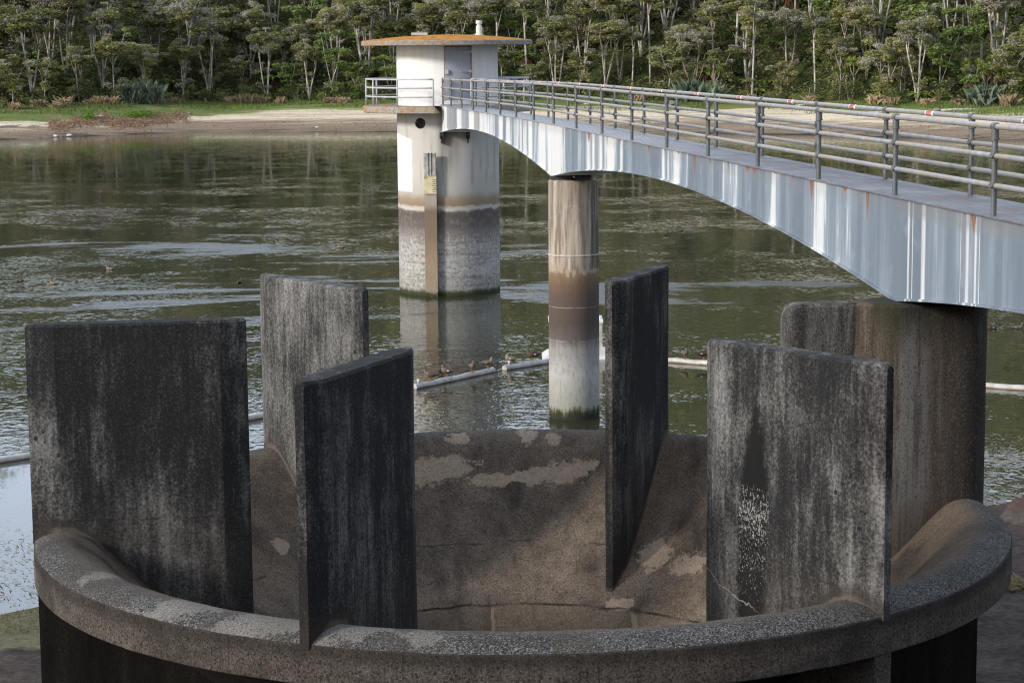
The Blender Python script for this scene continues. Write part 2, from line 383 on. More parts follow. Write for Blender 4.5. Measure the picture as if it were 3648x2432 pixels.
def steel_girder():
    m = Mat('streaked_grey_paint', .55, .22)
    x, y, z = m.xyz(m.P)
    cv = m.new('ShaderNodeCombineXYZ'); m.link(y, cv.inputs[0]); m.link(m.math('MULTIPLY', z, .07), cv.inputs[1])
    s1 = m.noise(1.25, 4, .62, cv.outputs[0]); s2 = m.noise(9, 4, .75, cv.outputs[0]); s3 = m.noise(.42, 2, .5, cv.outputs[0])
    near = m.ss(y, .45, .75)                                   # panel nearest the shore is greyer
    v = m.math('ADD', m.math('MULTIPLY', s1, .80), m.math('MULTIPLY', s2, .20))
    v = m.math('ADD', v, m.math('MULTIPLY', m.math('SUBTRACT', s3, .52), .62))
    v = m.math('ADD', v, m.mr(near, 0, 1, -.095, -.014))
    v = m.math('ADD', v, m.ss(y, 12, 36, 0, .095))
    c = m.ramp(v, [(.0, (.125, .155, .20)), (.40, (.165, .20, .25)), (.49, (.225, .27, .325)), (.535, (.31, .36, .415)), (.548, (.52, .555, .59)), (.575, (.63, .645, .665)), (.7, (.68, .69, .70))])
    # grey unpainted patches by the tower
    for a, b in ((50.6, 53.2), (46.6, 49.0 - .9), (44.8 - 1.4, 44.8)):
        pm = m.math('MULTIPLY', m.ss(y, a - .05, a + .05), m.ss(y, b + .05, b - .05))
        zc = m.ss(m.math('ADD', z, m.math('MULTIPLY', m.noise(5, 3), .2)), 3.02, 3.06)
        c = m.mix(m.math('MULTIPLY', pm, m.math('MULTIPLY', zc, .85)), c, (.27, .28, .30))
    for yy, w_ in ((.33, .05), (.18, .02), (-.22, .10), (-1.72, .07), (-1.98, .045), (-2.1, .015), (-1.5, .012)):
        dd = m.math('ABSOLUTE', m.math('SUBTRACT', y, yy))
        c = m.mix(m.math('MULTIPLY', m.ss(dd, w_, w_ * .3), m.ss(s2, .25, .55, .35, .95)), c, (.62, .63, .645))
    for yy in (.86, 5.6, 10.3, 15.0, 19.7, 24.4, 28.4, 33.1, 37.8, 42.5, 47.2):
        c = m.mix(m.ss(m.math('ABSOLUTE', m.math('SUBTRACT', y, yy)), .022, .008, 0, .45), c, (.16, .165, .17))
    # faint smears
    c = m.mix(m.ss(m.noise(2.2, 5, .6), .55, .75, 0, .22), c, (.52, .56, .60))
    # dirty edge below the deck plate on the shore panel
    topz = m.math('SUBTRACT', 3.95, z)
    drip = m.math('ADD', topz, m.math('MULTIPLY', s2, -.35))
    c = m.mix(m.math('MULTIPLY', m.ss(drip, .10, -.03), m.mr(near, 0, 1, .55, .22)), c, (.20, .205, .21))
    # rust runs
    wob = m.math('MULTIPLY', m.math('SUBTRACT', m.noise(16, 4, .7), .5), .05)
    for ry, w, L in ((22.9, .20, .22), (16.1, .12, .15), (12.1, .10, .36), (10.9, .09, .13), (8.3, .16, .10), (7.85, .12, .12), (4.62, .10, .30), (3.0, .16, .07), (2.0, .07, .34), (2.25, .10, .06), (-1.9, .09, .20), (-1.62, .035, .08), (14.6, .07, .10), (19.1, .10, .12), (26., .12, .10), (5.6, .05, .09), (6.6, .22, .035), (9.6, .05, .16), (13.4, .16, .05), (17.6, .09, .10), (20.6, .06, .2), (1.3, .05, .05), (-.6, .12, .03), (30.5, .1, .12), (35., .1, .1)):
        d = m.math('ABSOLUTE', m.math('ADD', m.math('SUBTRACT', y, ry), wob))
        wd = m.math('MULTIPLY', m.mr(topz, 0, L * 1.25, 1., 0.), w * 1.15)
        rm = m.ss(m.math('SUBTRACT', d, wd), .012, -.02)
        c = m.mix(m.math('MULTIPLY', rm, .88), c, (.21, .075, .032))
        halo = m.math('MULTIPLY', m.ss(d, w * .8, 0), m.ss(topz, L * 3.5, L * .6))
        c = m.mix(m.math('MULTIPLY', halo, .22), c, (.46, .33, .25))
    return m.done(c, m.bump(m.noise(1.1, 3, .5, m.scale(m.P, (1, 1, 1))), .25, .02), .48)

def deck_plate():
    m = Mat('chequered_deck_plate', .5, .22)
    f = m.noise(1.6, 5, .65)
    c = m.ramp(f, [(.3, (.11, .115, .127)), (.5, (.165, .17, .19)), (.7, (.25, .255, .27))])
    st = m.noise(1., 4, .6, m.scale(m.P, (6, .9, 1)))
    c = m.mix(m.ss(st, .54, .66, 0, .65), c, (.20, .095, .080))
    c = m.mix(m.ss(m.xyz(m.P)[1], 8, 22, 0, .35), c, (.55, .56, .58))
    sx, sy, _ = m.xyz(m.scale(m.P, (24, 24, 1)))
    ch = m.math('MULTIPLY', m.math('SINE', m.math('ADD', sx, sy)), m.math('SINE', m.math('SUBTRACT', sx, sy)))
    return m.done(c, m.bump(ch, .5, .006))

def galv(name, dirt):
    m = Mat(name, .5, .4, .25)
    f = m.noise(5, 5, .6)
    if dirt: c = m.ramp(f, [(.3, (.25, .255, .27)), (.55, (.33, .335, .35)), (.75, (.45, .45, .45))])
    else: c = m.ramp(f, [(.3, (.095, .103, .107)), (.55, (.14, .15, .155)), (.75, (.21, .22, .225))])
    if dirt:
        nz = m.xyz(m.N)[2]
        c = m.mix(m.math('MULTIPLY', m.ss(m.noise(2.0, 5, .7), .42, .60), .8), c, (.36, .305, .245))
        sx = m.noise(1., 3, .6, m.scale(m.P, (3, 13, 3)))
        c = m.mix(m.ss(sx, .60, .70, 0, .55), c, (.12, .12, .12))
    else:
        c = m.mix(m.ss(m.noise(3, 4, .7), .45, .7, 0, .6), c, (.105, .092, .068))
    return m.done(c)

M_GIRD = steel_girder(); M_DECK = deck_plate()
M_RAIL = galv('galvanised_pipe_weathered', True); M_POST = galv('galvanised_post', False)

def pier_mat():
    m = Mat('waterline_banded_pier_concrete', .9, .25)
    z = m.xyz(m.P)[2]
    wob = m.math('ADD', m.math('MULTIPLY', m.math('SUBTRACT', m.noise(3, 8, .75), .5), .5), m.math('MULTIPLY', m.math('SUBTRACT', m.noise(1., 4, .7, m.scale(m.P, (9, 9, 1.2))), .5), .45))
    zz = m.math('ADD', z, wob)
    c = m.ramp(m.mr(zz, -3.6, 2.6), [
        (0, (.022, .024, .016)), (.034, (.030, .032, .020)), (.046, (.070, .080, .036)), (.062, (.28, .28, .25)), (.20, (.40, .39, .375)), (.30, (.27, .26, .25)), (.345, (.115, .10, .092)), (.40, (.088, .07, .060)), (.52, (.105, .078, .064)),
        (.57, (.145, .098, .068)), (.61, (.21, .145, .095)), (.625, (.36, .30, .23)), (.68, (.42, .36, .29)), (.85, (.40, .35, .29)), (1, (.30, .25, .20))])
    st = m.noise(1., 5, .65, m.scale(m.P, (7, 7, .45)))
    up = m.ss(z, .25, .35)
    c = m.mix(m.math('MULTIPLY', up, m.ss(st, .46, .62, 0, .75)), c, (.13, .105, .085))
    c = m.mix(m.math('MULTIPLY', up, m.ss(st, .44, .34, 0, .6)), c, (.60, .58, .54))
    x = m.xyz(m.P)[0]
    c = m.mix(m.math('MULTIPLY', up, m.ss(m.math('ADD', x, m.math('MULTIPLY', st, .5)), 2.05, 2.4, 0, .8)), c, (.06, .058, .055))  # right side painted darker, standing in for shade away from the sun
    # raised pour ring and lime lines
    for zc, w, st_ in ((.66, .02, .6), (-.66, .012, .32), (-1.52, .012, .3)):
        d = m.math('ABSOLUTE', m.math('SUBTRACT', m.math('ADD', z, m.math('MULTIPLY', m.math('SUBTRACT', m.noise(9, 3), .5), .05)), zc))
        c = m.mix(m.math('MULTIPLY', m.ss(d, w, w * .4), m.ss(m.noise(4, 3), .42, .5, 0, st_)), c, (.62, .60, .56))
    cz = m.math('ADD', m.math('SUBTRACT', z, 1.75), m.math('MULTIPLY', m.math('SUBTRACT', m.noise(2.2, 5, .6), .5), 1.3))
    c = m.mix(m.ss(m.math('ABSOLUTE', cz), .018, .006, 0, .30), c, (.55, .52, .48))
    sp = m.noise(30, 4, .7)
    lowg = m.math('MULTIPLY', m.ss(z, -1.5, -1.9), m.ss(z, -3.3, -3.1))
    c = m.mix(m.math('MULTIPLY', lowg, m.ss(m.noise(1., 4, .7, m.scale(m.P, (14, 14, 5))), .5, .62, 0, .4)), c, (.16, .155, .15))
    return m.done(c, m.bump(m.math('ADD', sp, m.noise(6, 3)), .5, .012))

def tower_mat():
    m = Mat('waterline_banded_tower_concrete', .88, .25)
    x, y, z = m.xyz(m.P)
    wob = m.math('MULTIPLY', m.math('SUBTRACT', m.noise(2.4, 8, .75), .5), .5)
    zz = m.math('ADD', z, wob)
    lay = m.noise(1., 3, .6, m.scale(m.P, (.5, .5, 9)))
    c = m.ramp(m.mr(zz, -3.6, 3.6), [
        (0, (.022, .028, .013)), (.028, (.05, .06, .025)), (.045, (.30, .29, .27)), (.15, (.40, .39, .37)), (.27, (.36, .35, .335)), (.33, (.22, .205, .195)), (.38, (.13, .115, .105)), (.445, (.105, .09, .085)), (.462, (.15, .12, .10)),
        (.470, (.50, .48, .45)), (.485, (.46, .42, .36)), (.495, (.25, .19, .135)), (.525, (.30, .24, .175)), (.56, (.43, .41, .375)), (.66, (.50, .485, .46)), (1, (.52, .51, .49))])
    low = m.math('MULTIPLY', m.ss(z, -.9, -1.4), m.ss(z, -3.45, -3.2))
    c = m.mix(m.math('MULTIPLY', low, m.ss(lay, .48, .66, 0, .55)), c, (.17, .16, .15))
    c = m.mix(m.math('MULTIPLY', low, m.ss(m.noise(1., 4, .75, m.scale(m.P, (9, 9, 6))), .52, .62, 0, .6)), c, (.58, .57, .55))
    c = m.mix(m.math('MULTIPLY', low, m.ss(m.noise(1., 5, .8, m.scale(m.P, (7, 7, 9), (3, 3, 3))), .50, .60, 0, .7)), c, (.12, .11, .10))
    band = m.math('MULTIPLY', m.ss(z, -1.6, -1.2), m.ss(z, -.12, -.3))
    c = m.mix(m.math('MULTIPLY', band, m.ss(m.noise(1., 5, .75, m.scale(m.P, (8, 8, 5))), .5, .64, 0, .6)), c, (.26, .225, .20))
    st = m.noise(1., 5, .65, m.scale(m.P, (4, 4, .4)))
    up = m.ss(z, .5, .9)
    c = m.mix(m.math('MULTIPLY', up, m.ss(st, .5, .68, 0, .55)), c, (.26, .235, .20))
    # brown darkening, stronger upwards, under the bridge seat
    br = m.math('MULTIPLY', m.math('MULTIPLY', m.ss(m.math('ABSOLUTE', m.math('SUBTRACT', x, -2.45)), .55, .25), m.ss(z, .4, 2.6)), up)
    c = m.mix(m.math('MULTIPLY', br, .55), c, (.12, .095, .075))
    # white painted left quarter
    pe = m.math('ADD', x, m.math('MULTIPLY', m.math('SUBTRACT', m.noise(3, 3), .5), .06))
    wh = m.math('MULTIPLY', m.ss(pe, -3.88, -3.92), m.math('MULTIPLY', m.ss(z, .42, .48), m.ss(m.math('ADD', z, m.math('MULTIPLY', pe, .35)), 1.12, 1.06)))
    c = m.mix(m.math('MULTIPLY', wh, .92), c, (.80, .80, .79))
    return m.done(c, m.bump(m.math('ADD', m.noise(22, 4, .7), lay), .35, .015))

def lichen_roof():
    m = Mat('orange_lichen_roof', .92, .15)
    f = m.noise(3.5, 6, .7)
    c = m.ramp(f, [(.32, (.13, .10, .075)), (.42, (.34, .145, .03)), (.55, (.53, .215, .022)), (.72, (.56, .31, .07))])
    return m.done(c, m.bump(m.noise(18, 4, .7), .6, .02))
def lichen_edge():
    m = Mat('lichened_slab_edge', .92, .15)
    c = m.ramp(m.noise(9, 5, .7), [(.3, (.17, .15, .13)), (.55, (.31, .285, .25)), (.75, (.42, .39, .34))])
    x = m.xyz(m.P)[0]
    lm = m.math('MULTIPLY', m.ss(m.noise(2.6, 6, .72), .48, .60), m.ss(x, -.6, -1.6))
    c = m.mix(m.math('MULTIPLY', lm, .8), c, (.36, .175, .045))
    return m.done(c, m.bump(m.noise(18, 4, .7), .5, .015))
M_PIER = pier_mat(); M_TOWER = tower_mat(); M_ROOF = lichen_roof(); M_EDGE = lichen_edge()

def white_wall():
    m = Mat('white_painted_render', .75, .3)
    st = m.noise(1., 5, .6, m.scale(m.P, (5, 5, .5)))
    c = m.ramp(st, [(.3, (.70, .70, .69)), (.6, (.79, .785, .77))])
    c = m.mix(m.ss(m.noise(2.4, 5, .65), .58, .75, 0, .35), c, (.60, .58, .53))
    return m.done(c, m.bump(m.noise(10, 4, .6), .2, .02))
M_WHITE = white_wall()
M_DOOR = plain('grey_painted_door', (.33, .355, .41), .5, 0, .06, 3)
M_HINGE = plain('pale_steel', (.55, .55, .55), .5, .3)
M_RUSTY = plain('rusty_jamb', (.30, .17, .11), .85, 0, .3, 6)
M_DARKST = plain('dark_steel', (.06, .06, .065), .6, .3)
M_TIMBER = plain('weathered_grey_timber', (.45, .45, .41), .85, 0, .35, 5)
M_YEL = plain('faded_yellow_gauge', (.66, .58, .37), .6, 0, .2, 2.5)
M_GWHITE = plain('gauge_white', (.78, .76, .68), .6)
M_BLACKP = plain('black_paint', (.03, .03, .03), .6)
M_VENT = plain('pale_plastic_vent', (.62, .62, .58), .5, 0, .08)
M_PVC = None
def boom_mat():
    m = Mat('stained_white_pipe', .45, .4)
    z = m.xyz(m.P)[2]
    c = m.ramp(m.noise(4, 5, .65), [(.3, (.33, .31, .29)), (.55, (.48, .46, .44)), (.75, (.60, .585, .56))])
    c = m.mix(m.ss(m.math('ADD', z, m.math('MULTIPLY', m.noise(3, 4), .08)), -3.46, -3.52, 0, .85), c, (.26, .15, .075))
    c = m.mix(m.ss(m.noise(14, 3, .7), .64, .72, 0, .7), c, (.10, .085, .07))
    return m.done(c)
M_PVC = boom_mat()
M_RED = plain('red_tape', (.50, .075, .06), .5, 0, .1); M_WTAPE = plain('white_tape', (.80, .79, .77), .5, 0, .05)

# ------------------------------------------------------------------ spillway
A0 = 8.55
PROF = [(2.35, -5.2), (2.45, -4.2), (2.62, -3.2), (2.85, -2.45), (3.12, -1.90), (3.32, -1.68), (3.6, -1.43), (3.9, -1.19), (4.2, -.945), (4.5, -.68), (4.7, -.485), (4.88, -.31), (5.03, -.155),
        (5.15, -.03), (5.25, .06), (5.35, .125), (5.45, .165), (5.53, .180), (5.62, .176), (5.70, .158), (5.78, .125), (5.85, .085), (5.885, .06)]
spill = empty('bellmouth_spillway', (0, 0, -3.4))
tag(spill, 'huge round concrete bellmouth spillway with upright fins standing at the near shore', 'spillway')
SP_OFF = Matrix.Translation((0, 0, 3.4))
def under(o, parent):           # parent keeping world placement (parents are unrotated empties)
    o.parent = parent; o.location = o.location - Vector(parent.location); return o

bowl = lathe('bowl', PROF, M_BOWL, None, 240); under(bowl, spill)
face = lathe('rim', [(5.885, .06), (5.898, .045), (5.90, .02), (5.90, -.335), (5.88, -.35), (5.55, -.36), (5.2, -.50)], M_FACE, None, 240); under(face, spill); auto_smooth(face, 28)
shaft = lathe('shaft', [(5.2, -.50), (4.6, -.95), (4.0, -1.45), (3.5, -1.95), (3.2, -2.5), (3.05, -3.2), (3.0, -5.2)], M_DARK, None, 96); under(shaft, spill)
# break the too-perfect edge of rim and bowl
for o in (bowl, face):
    for v in o.data.vertices:
        p = v.co; k = .012 if p.z > -.4 else .006
        n = mnoise.noise(Vector((p.x * 3, p.y * 3, 5.))) + .6 * mnoise.noise(Vector((p.x * 11, p.y * 11, 9.)))
        rr = math.hypot(p.x, p.y)
        if o is face and p.z < .01: v.co.x *= 1 + n * k * .5 / rr; v.co.y *= 1 + n * k * .5 / rr
        v.co.z += n * k * .7

def bowl_z(r): return interp(r, [(a, b) for a, b in PROF])

def fin_mesh(name, cols, top, zbot, ch=.04):
    """cols: (s, half thickness, top drop); lofted blade along local x with chamfered top"""
    V = []; F = []; n = 0
    rng = random.Random(7)
    for s, h, dz in cols:
        zb = zbot(s); zt = top - dz
        zs = [lerp(zb, zt - ch, k / 6) for k in range(7)]
        ring = [(-h, z) for z in zs] + [(-h + min(ch * .9, h * .7), zt), (h - min(ch * .9, h * .7), zt)] + [(h, z) for z in zs[::-1]]
        n = len(ring)
        for t, z in ring:
            p = Vector((s * 2.1, t * 4, z * 2.1))
            V.append((s + .006 * mnoise.noise(p * 2), t + .007 * mnoise.noise(p) + .004 * mnoise.noise(p * 4.), z + (.008 * mnoise.noise(p * 3) if z > top - .2 else 0)))
    for i in range(len(cols) - 1):
        for k in range(n):
            k2 = (k + 1) % n
            F.append((i * n + k, i * n + k2, (i + 1) * n + k2, (i + 1) * n + k))
    F.append(tuple(range(n))); F.append(tuple((len(cols) - 1) * n + k for k in range(n))[::-1])
    o = mesh_obj(name, V, F); fix_normals(o); auto_smooth(o, 14)
    return o

RI, RO, HF, TE, TF = 3.327, 5.915, 2.655, .05, .16
cols = [(RI, TE, .03), (RI + .03, TE + .012, .0)] + [(RI + .03 + .29 * k / 3, lerp(TE + .012, TF, k / 3), 0) for k in (1, 2, 3)]
m0, m1 = RI + .32, RO - .34
cols += [(lerp(m0, m1, k / 14), TF, 0) for k in range(1, 15)]
cols += [(lerp(m1, RO - .03, k / 3), lerp(TF, TE + .012, k / 3), 0) for k in (1, 2, 3)] + [(RO, TE, .03)]
fin0 = fin_mesh('baffle_wall', cols, HF, lambda s: min(bowl_z(s) - .22, -.2) if s < 5.7 else .015, .03)
fin0.data.materials.append(M_FIN)
FIN_LABELS = {60: 'narrow black baffle wall seen nearly edge on', 120: 'pale grey baffle wall at the back left', 180: 'broad dark baffle wall at the left side',
              240: 'near black baffle wall at the front left', 300: 'mottled grey baffle wall with a long black stain'}
for i, a in enumerate((60, 120, 180, 240, 300)):
    f = fin0 if i == 0 else fin0.copy()
    if i: COL.objects.link(f)
    f.parent = spill; f.location = (0, 0, 3.4); f.rotation_euler = (0, 0, R(A0 + a)); f['label'] = FIN_LABELS[a]
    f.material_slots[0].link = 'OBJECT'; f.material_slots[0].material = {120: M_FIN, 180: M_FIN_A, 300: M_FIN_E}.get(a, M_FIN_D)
# thick pier carrying the bridge
pc = [(3.30, .10, .16), (3.34, .145, .07), (3.42, .17, .015), (3.5, .175, 0)] + [(lerp(3.5, 4.15, k / 4), .175, 0) for k in (1, 2, 3, 4)]
pc += [(4.15 + .55 * k / 5, lerp(.175, .42, sstep(0, 1, k / 5)), 0) for k in range(1, 6)]
pc += [(lerp(4.7, 5.5, k / 5), .42, 0) for k in range(1, 6)]
pc += [(5.5 + .44 * math.sin(k * PI / 2 / 6), max(.05, .42 * math.cos(k * PI / 2 / 6)), 0) for k in range(1, 7)]
pf = fin_mesh('pier', pc, HF, lambda s: min(bowl_z(s) - .22, -.2) if s < 5.7 else -.06)
pf.data.materials.append(M_PIERF); pf.parent = spill; pf.location = (0, 0, 3.4); pf.rotation_euler = (0, 0, R(A0)); auto_smooth(pf, 32)
pf['label'] = 'thick brown stained pier wall carrying the footbridge'
# radial buttress walls under the rim
bt = MB()
prof = [(2.9, -5.2), (2.9, -2.6), (3.5, -2.0), (4.2, -1.25), (5.0, -.62), (5.5, -.37), (5.875, -.34), (5.875, -5.2)]
w = .125; n = len(prof)
bt.add([(s, -w, z) for s, z in prof] + [(s, w, z) for s, z in prof], [tuple(range(n)), tuple(range(n, 2 * n))[::-1]] + [(k, (k + 1) % n + 0, (k + 1) % n + n, k + n) for k in range(n)])
b0 = bt.build('buttress', M_DARK); fix_normals(b0)
for i in range(6):
    b = b0 if i == 0 else b0.copy()
    if i: COL.objects.link(b)
    b.parent = spill; b.location = (0, 0, 3.4); b.rotation_euler = (0, 0, R(A0 + 60 * i))
    if i in (4, 5):
        b.material_slots[0].link = 'OBJECT'; b.material_slots[0].material = M_FACE

# ------------------------------------------------------------------ footbridge
SL = -.137
def bx(y, off=0.): return 4.737 + SL * (y - 1.058) + off          # near post line
def bz(y): return 3.955 - .16 * sstep(26, 56, y)
def soffit(y):
    if y >= 28.2:                                                   # last span to the tower
        t = y - 42.3; L = 13.9 if t < 0 else 13.2
        return 3.235 - (.60 if t < 0 else .52) * (abs(t) / L) ** 1.9
    if y >= .75: return 3.325 - .0037 * abs(y - 14.45) ** 2.0
    return 3.12 - .0070 * (y + 7.5) ** 2 if y > -7.5 else 3.12 - .0022 * (y + 7.5) ** 2
bridge = empty('footbridge', (bx(28, .45), 28, WZ))
tag(bridge, 'pale grey steel arched footbridge with pipe railings leading to the round tower', 'bridge')
YS = sorted(set([-27 + .45 * k for k in range(40)] + [-9 + .35 * k for k in range(int(64.2 / .35))] + [.75, .74, 28.2, 28.19, 55.3]))
V = []; F = []
for y in YS:
    zt, zb = bz(y) - .018, soffit(y)
    for off, z in ((-.055, zt), (-.055, zb + .03), (-.085, zb + .03), (-.085, zb), (.985, zb), (.985, zb + .03), (.955, zb + .03), (.955, zt)):
        V.append((bx(y, off), y + SL * -off * 0, z))
for i in range(len(YS) - 1):
    for k in range(8):
        k2 = (k + 1) % 8
        F.append((i * 8 + k, i * 8 + k2, (i + 1) * 8 + k2, (i + 1) * 8 + k))
F.append(tuple(range(8))); F.append(tuple((len(YS) - 1) * 8 + k for k in range(8))[::-1])
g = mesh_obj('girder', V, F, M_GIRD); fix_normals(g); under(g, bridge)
V = []; F = []
for y in YS:
    zt = bz(y)
    for off, z in ((-.10, zt - .016), (-.10, zt), (1.0, zt), (1.0, zt - .016)): V.append((bx(y, off), y, z))
for i in range(len(YS) - 1):
    for k in range(4):
        k2 = (k + 1) % 4; F.append((i * 4 + k, i * 4 + k2, (i + 1) * 4 + k2, (i + 1) * 4 + k))
F.append((0, 1, 2, 3)); F.append(tuple((len(YS) - 1) * 4 + k for k in range(4))[::-1])
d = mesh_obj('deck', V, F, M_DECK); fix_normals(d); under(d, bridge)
# railings: top rail carries posts, mid rails and warning stickers
def post_mesh():
    b = MB()
    b.tube([(0, 0, 0), (0, 0, .97)], .0335, 12)
    for z in (.33, .655): b.tube([(0, 0, z - .05), (0, 0, z + .05)], .045, 12)
    b.tube([(0, 0, .83), (0, 0, .85)], .052, 12); b.tube([(0, 0, .85), (0, 0, .96)], .043, 12)
    dv = Vector((SL, 1, 0)).normalized()
    for z in (.33, .655, .975):
        b.tube([dv * -.055 + Vector((0, 0, z)), dv * .055 + Vector((0, 0, z))], .044, 12)
    for z in (.33, .655):
        b.tube([dv * -.06 + Vector((-.045, 0, z - .01)), dv * -.035 + Vector((-.075, 0, z - .012))], .012, 6)
    return b
post0 = None
YR = [-8.0 + k for k in range(0, 64)]
for side, off, y0 in (('near', 0., 1.06), ('far', .905, .92)):
    ys = [y0 + 3.41 * k for k in range(-8, 17) if y0 + 3.41 * k < 55.0]
    if side == 'near': ys = [y for y in ys if y < 54.4] + [55.0]
    else: ys = [y for y in ys if y < 53.0]
    yend = ys[-1]
    path = [-27.0] + [-26.4 + .8 * k for k in range(110) if -26.4 + .8 * k < yend - .3] + [yend]
    def rail(h, r, name, mat, par=None):
        b = MB(); b.tube([(bx(y, off), y, bz(y) + h) for y in path], r, 10)
        o = b.build(name, mat, None, True); under(o, bridge)
        if par:
            o.parent = par; o.location = (0, 0, 0)
        return o
    top = rail(.975, .0325, 'railing', M_RAIL)
    top['label'] = 'pipe railing on the tower left side of the deck' if side == 'near' else 'pipe railing on the far side with red and white stickers'
    for h in (.33, .655): rail(h, .031, 'rail', M_RAIL, top)
    for y in ys:
        if post0 is None: post0 = post_mesh().build('post', M_POST, None, True); auto_smooth(post0, 50); p = post0
        else: p = post0.copy(); COL.objects.link(p)
        p.parent = top; p.location = (bx(y, off), y, bz(y))
    if side == 'far':
        for y in ys:
            ym = y + 1.55
            if ym > yend: continue
            b = MB(); dv = Vector((SL, 1, 0)).normalized(); c = Vector((bx(ym, off), ym, bz(ym) + .975))
            b.cur = 0; b.tube([c - dv * .165, c + dv * .165], .0345, 12)
            b.cur = 1; b.tube([c - dv * .10, c + dv * .10], .0352, 12)
            b.cur = 0
            for q in range(5):                                       # pale unreadable lettering on the red
                cc = c + dv * (-.06 + q * .03); sd = Vector((-1, SL, 0)).normalized()
                for e in (-.35, -.1, .15):
                    t = Vector((sd.x * math.cos(e), sd.y * math.cos(e), math.sin(e)))
                    b.box(cc + t * .0352, (.004, .018, .006), math.atan2(-SL, 1) * -1)
            o = b.build('warning_sticker', None, None, True, [M_WTAPE, M_RED]); under(o, bridge); o.parent = top; o.location = (0, 0, 0)

# river pier
pier = lathe('bridge_pier', [(0, 2.55), (.60, 2.55), (.635, 2.52), (.638, .68), (.66, .67), (.66, .64), (.642, .63), (.648, -1.5), (.650, -5.2)], M_PIER, None, 48, (1.485, 28.05))
auto_smooth(pier, 35)
tag(pier, 'round stained concrete pier standing in the water under the footbridge', 'pier')
pad = MB(); pad.box((1.2, 28.15, 2.60), (.5, .5, .1), SL); pad.box((1.75, 28.05, 2.60), (.4, .5, .1), SL)
o = pad.build('bearing', M_DARKST); under_ = o; o.parent = pier

# ------------------------------------------------------------------ intake tower
TX, TY = -2.54, 57.2
tower = empty('intake_tower', (TX, TY, WZ))
tag(tower, 'white round intake tower with flat orange lichened roof standing in the lake', 'tower')
def T(o): return under(o, tower)
sh = lathe('shaft', [(0, 3.58), (1.985, 3.58), (1.985, -5.4), (0, -5.4)], M_TOWER, None, 96, (TX, TY))
auto_smooth(sh, 40)
# round opening cut into the shaft
cut = MB(); cut.tube([(-3.62, 54.0, 3.08), (-3.50, 56.5, 3.08)], .21, 28); co = cut.build('cutter'); fix_normals(co)
mod = sh.modifiers.new('b', 'BOOLEAN'); mod.operation = 'DIFFERENCE'; mod.object = co; mod.solver = 'EXACT'
dg = bpy.context.evaluated_depsgraph_get(); ev = sh.evaluated_get(dg); me2 = bpy.data.meshes.new_from_object(ev)
sh.modifiers.clear(); sh.data = me2; bpy.data.objects.remove(co)
if not sh.data.materials: sh.data.materials.append(M_TOWER)
auto_smooth(sh, 40); T(sh)
cab = lathe('cabin_wall', [(1.985, 3.72), (1.97, 3.76), (1.97, 6.10)], M_WHITE, None, 96, (TX, TY)); T(cab)
roof = lathe('roof', [(0, 6.45), (1., 6.425), (2., 6.36), (2.9, 6.27), (3.30, 6.215)], M_ROOF, None, 96, (TX, TY)); T(roof)
edge = lathe('roof_edge', [(3.30, 6.215), (3.325, 6.19), (3.325, 6.04), (3.31, 6.03), (1.95, 6.05)], M_EDGE, None, 96, (TX, TY)); auto_smooth(edge, 40)
edge.parent = roof; edge.location = (0, 0, 0)
bal = lathe('balcony', [(1.98, 3.74), (3.27, 3.74), (3.285, 3.72), (3.285, 3.50), (3.26, 3.48), (1.98, 3.48)], M_EDGE, None, 96, (TX, TY), a0=R(-74), a1=R(263)); 
bmx = bmesh.new(); bmx.from_mesh(bal.data); bmesh.ops.holes_fill(bmx, edges=bmx.edges); bmesh.ops.recalc_face_normals(bmx, faces=bmx.faces); bmx.to_mesh(bal.data); bmx.free()
auto_smooth(bal, 40); T(bal)
# hatch and vent on the roof
hb = MB(); hb.box((TX - 1.03, TY - .7, 6.47), (.62, .5, .10)); h_ = hb.build('hatch', M_HINGE); h_.parent = roof
vb = MB(); vb.tube([(-1.28, TY - .2, 6.40), (-1.28, TY - .2, 6.46)], [.17, .16], 16); vb.tube([(-1.28, TY - .2, 6.46), (-1.28, TY - .2, 6.74), (-1.28, TY - .2, 6.79), (-1.28, TY - .2, 6.84), (-1.28, TY - .2, 6.845), (-1.28, TY - .2, 6.97)], [.118, .118, .085, .085, .125, .125], 16)
v_ = vb.build('vent_pipe', M_VENT, None, True); auto_smooth(v_, 40); v_.parent = roof
for ch in (h_, v_): ch.location = (0, 0, 0)
for ch in (edge, h_, v_):
    ch.matrix_parent_inverse = Matrix.Identity(4)
# curved door leaf set in the wall
def arc_panel(x0, x1, z0, z1, r, th, n=8):
    b = MB(); V = []; 
    a_of = lambda x: math.asin((x - TX) / r)
    for i in range(n + 1):
        a = lerp(a_of(x0), a_of(x1), i / n)
        for rr in (r, r - th):
            for z in (z0, z1): V.append((TX + rr * math.sin(a), TY - rr * math.cos(a), z))
    F = []
    for i in range(n):
        o = i * 4; q = o + 4
        F += [(o, q, q + 1, o + 1), (o + 2, o + 3, q + 3, q + 2), (o + 1, q + 1, q + 3, o + 3), (o, o + 2, q + 2, q)]
    F += [(0, 1, 3, 2), (n * 4, n * 4 + 2, n * 4 + 3, n * 4 + 1)]
    b.add(V, F); return b
door = arc_panel(-2.575, -1.60, 3.98, 5.96, 2.0, .05).build('door', M_DOOR); fix_normals(door); T(door)
jb = arc_panel(-2.605, -2.575, 3.94, 5.99, 1.990, .04); q = arc_panel(-1.60, -1.55, 3.94, 5.99, 2.012, .06); jb.add(q.v, q.f); q = arc_panel(-2.605, -1.55, 5.96, 6.0, 1.990, .04); jb.add(q.v, q.f)
j = jb.build('door_frame', M_RUSTY); fix_normals(j); T(j); j.parent = door; j.location = (0, 0, 0)
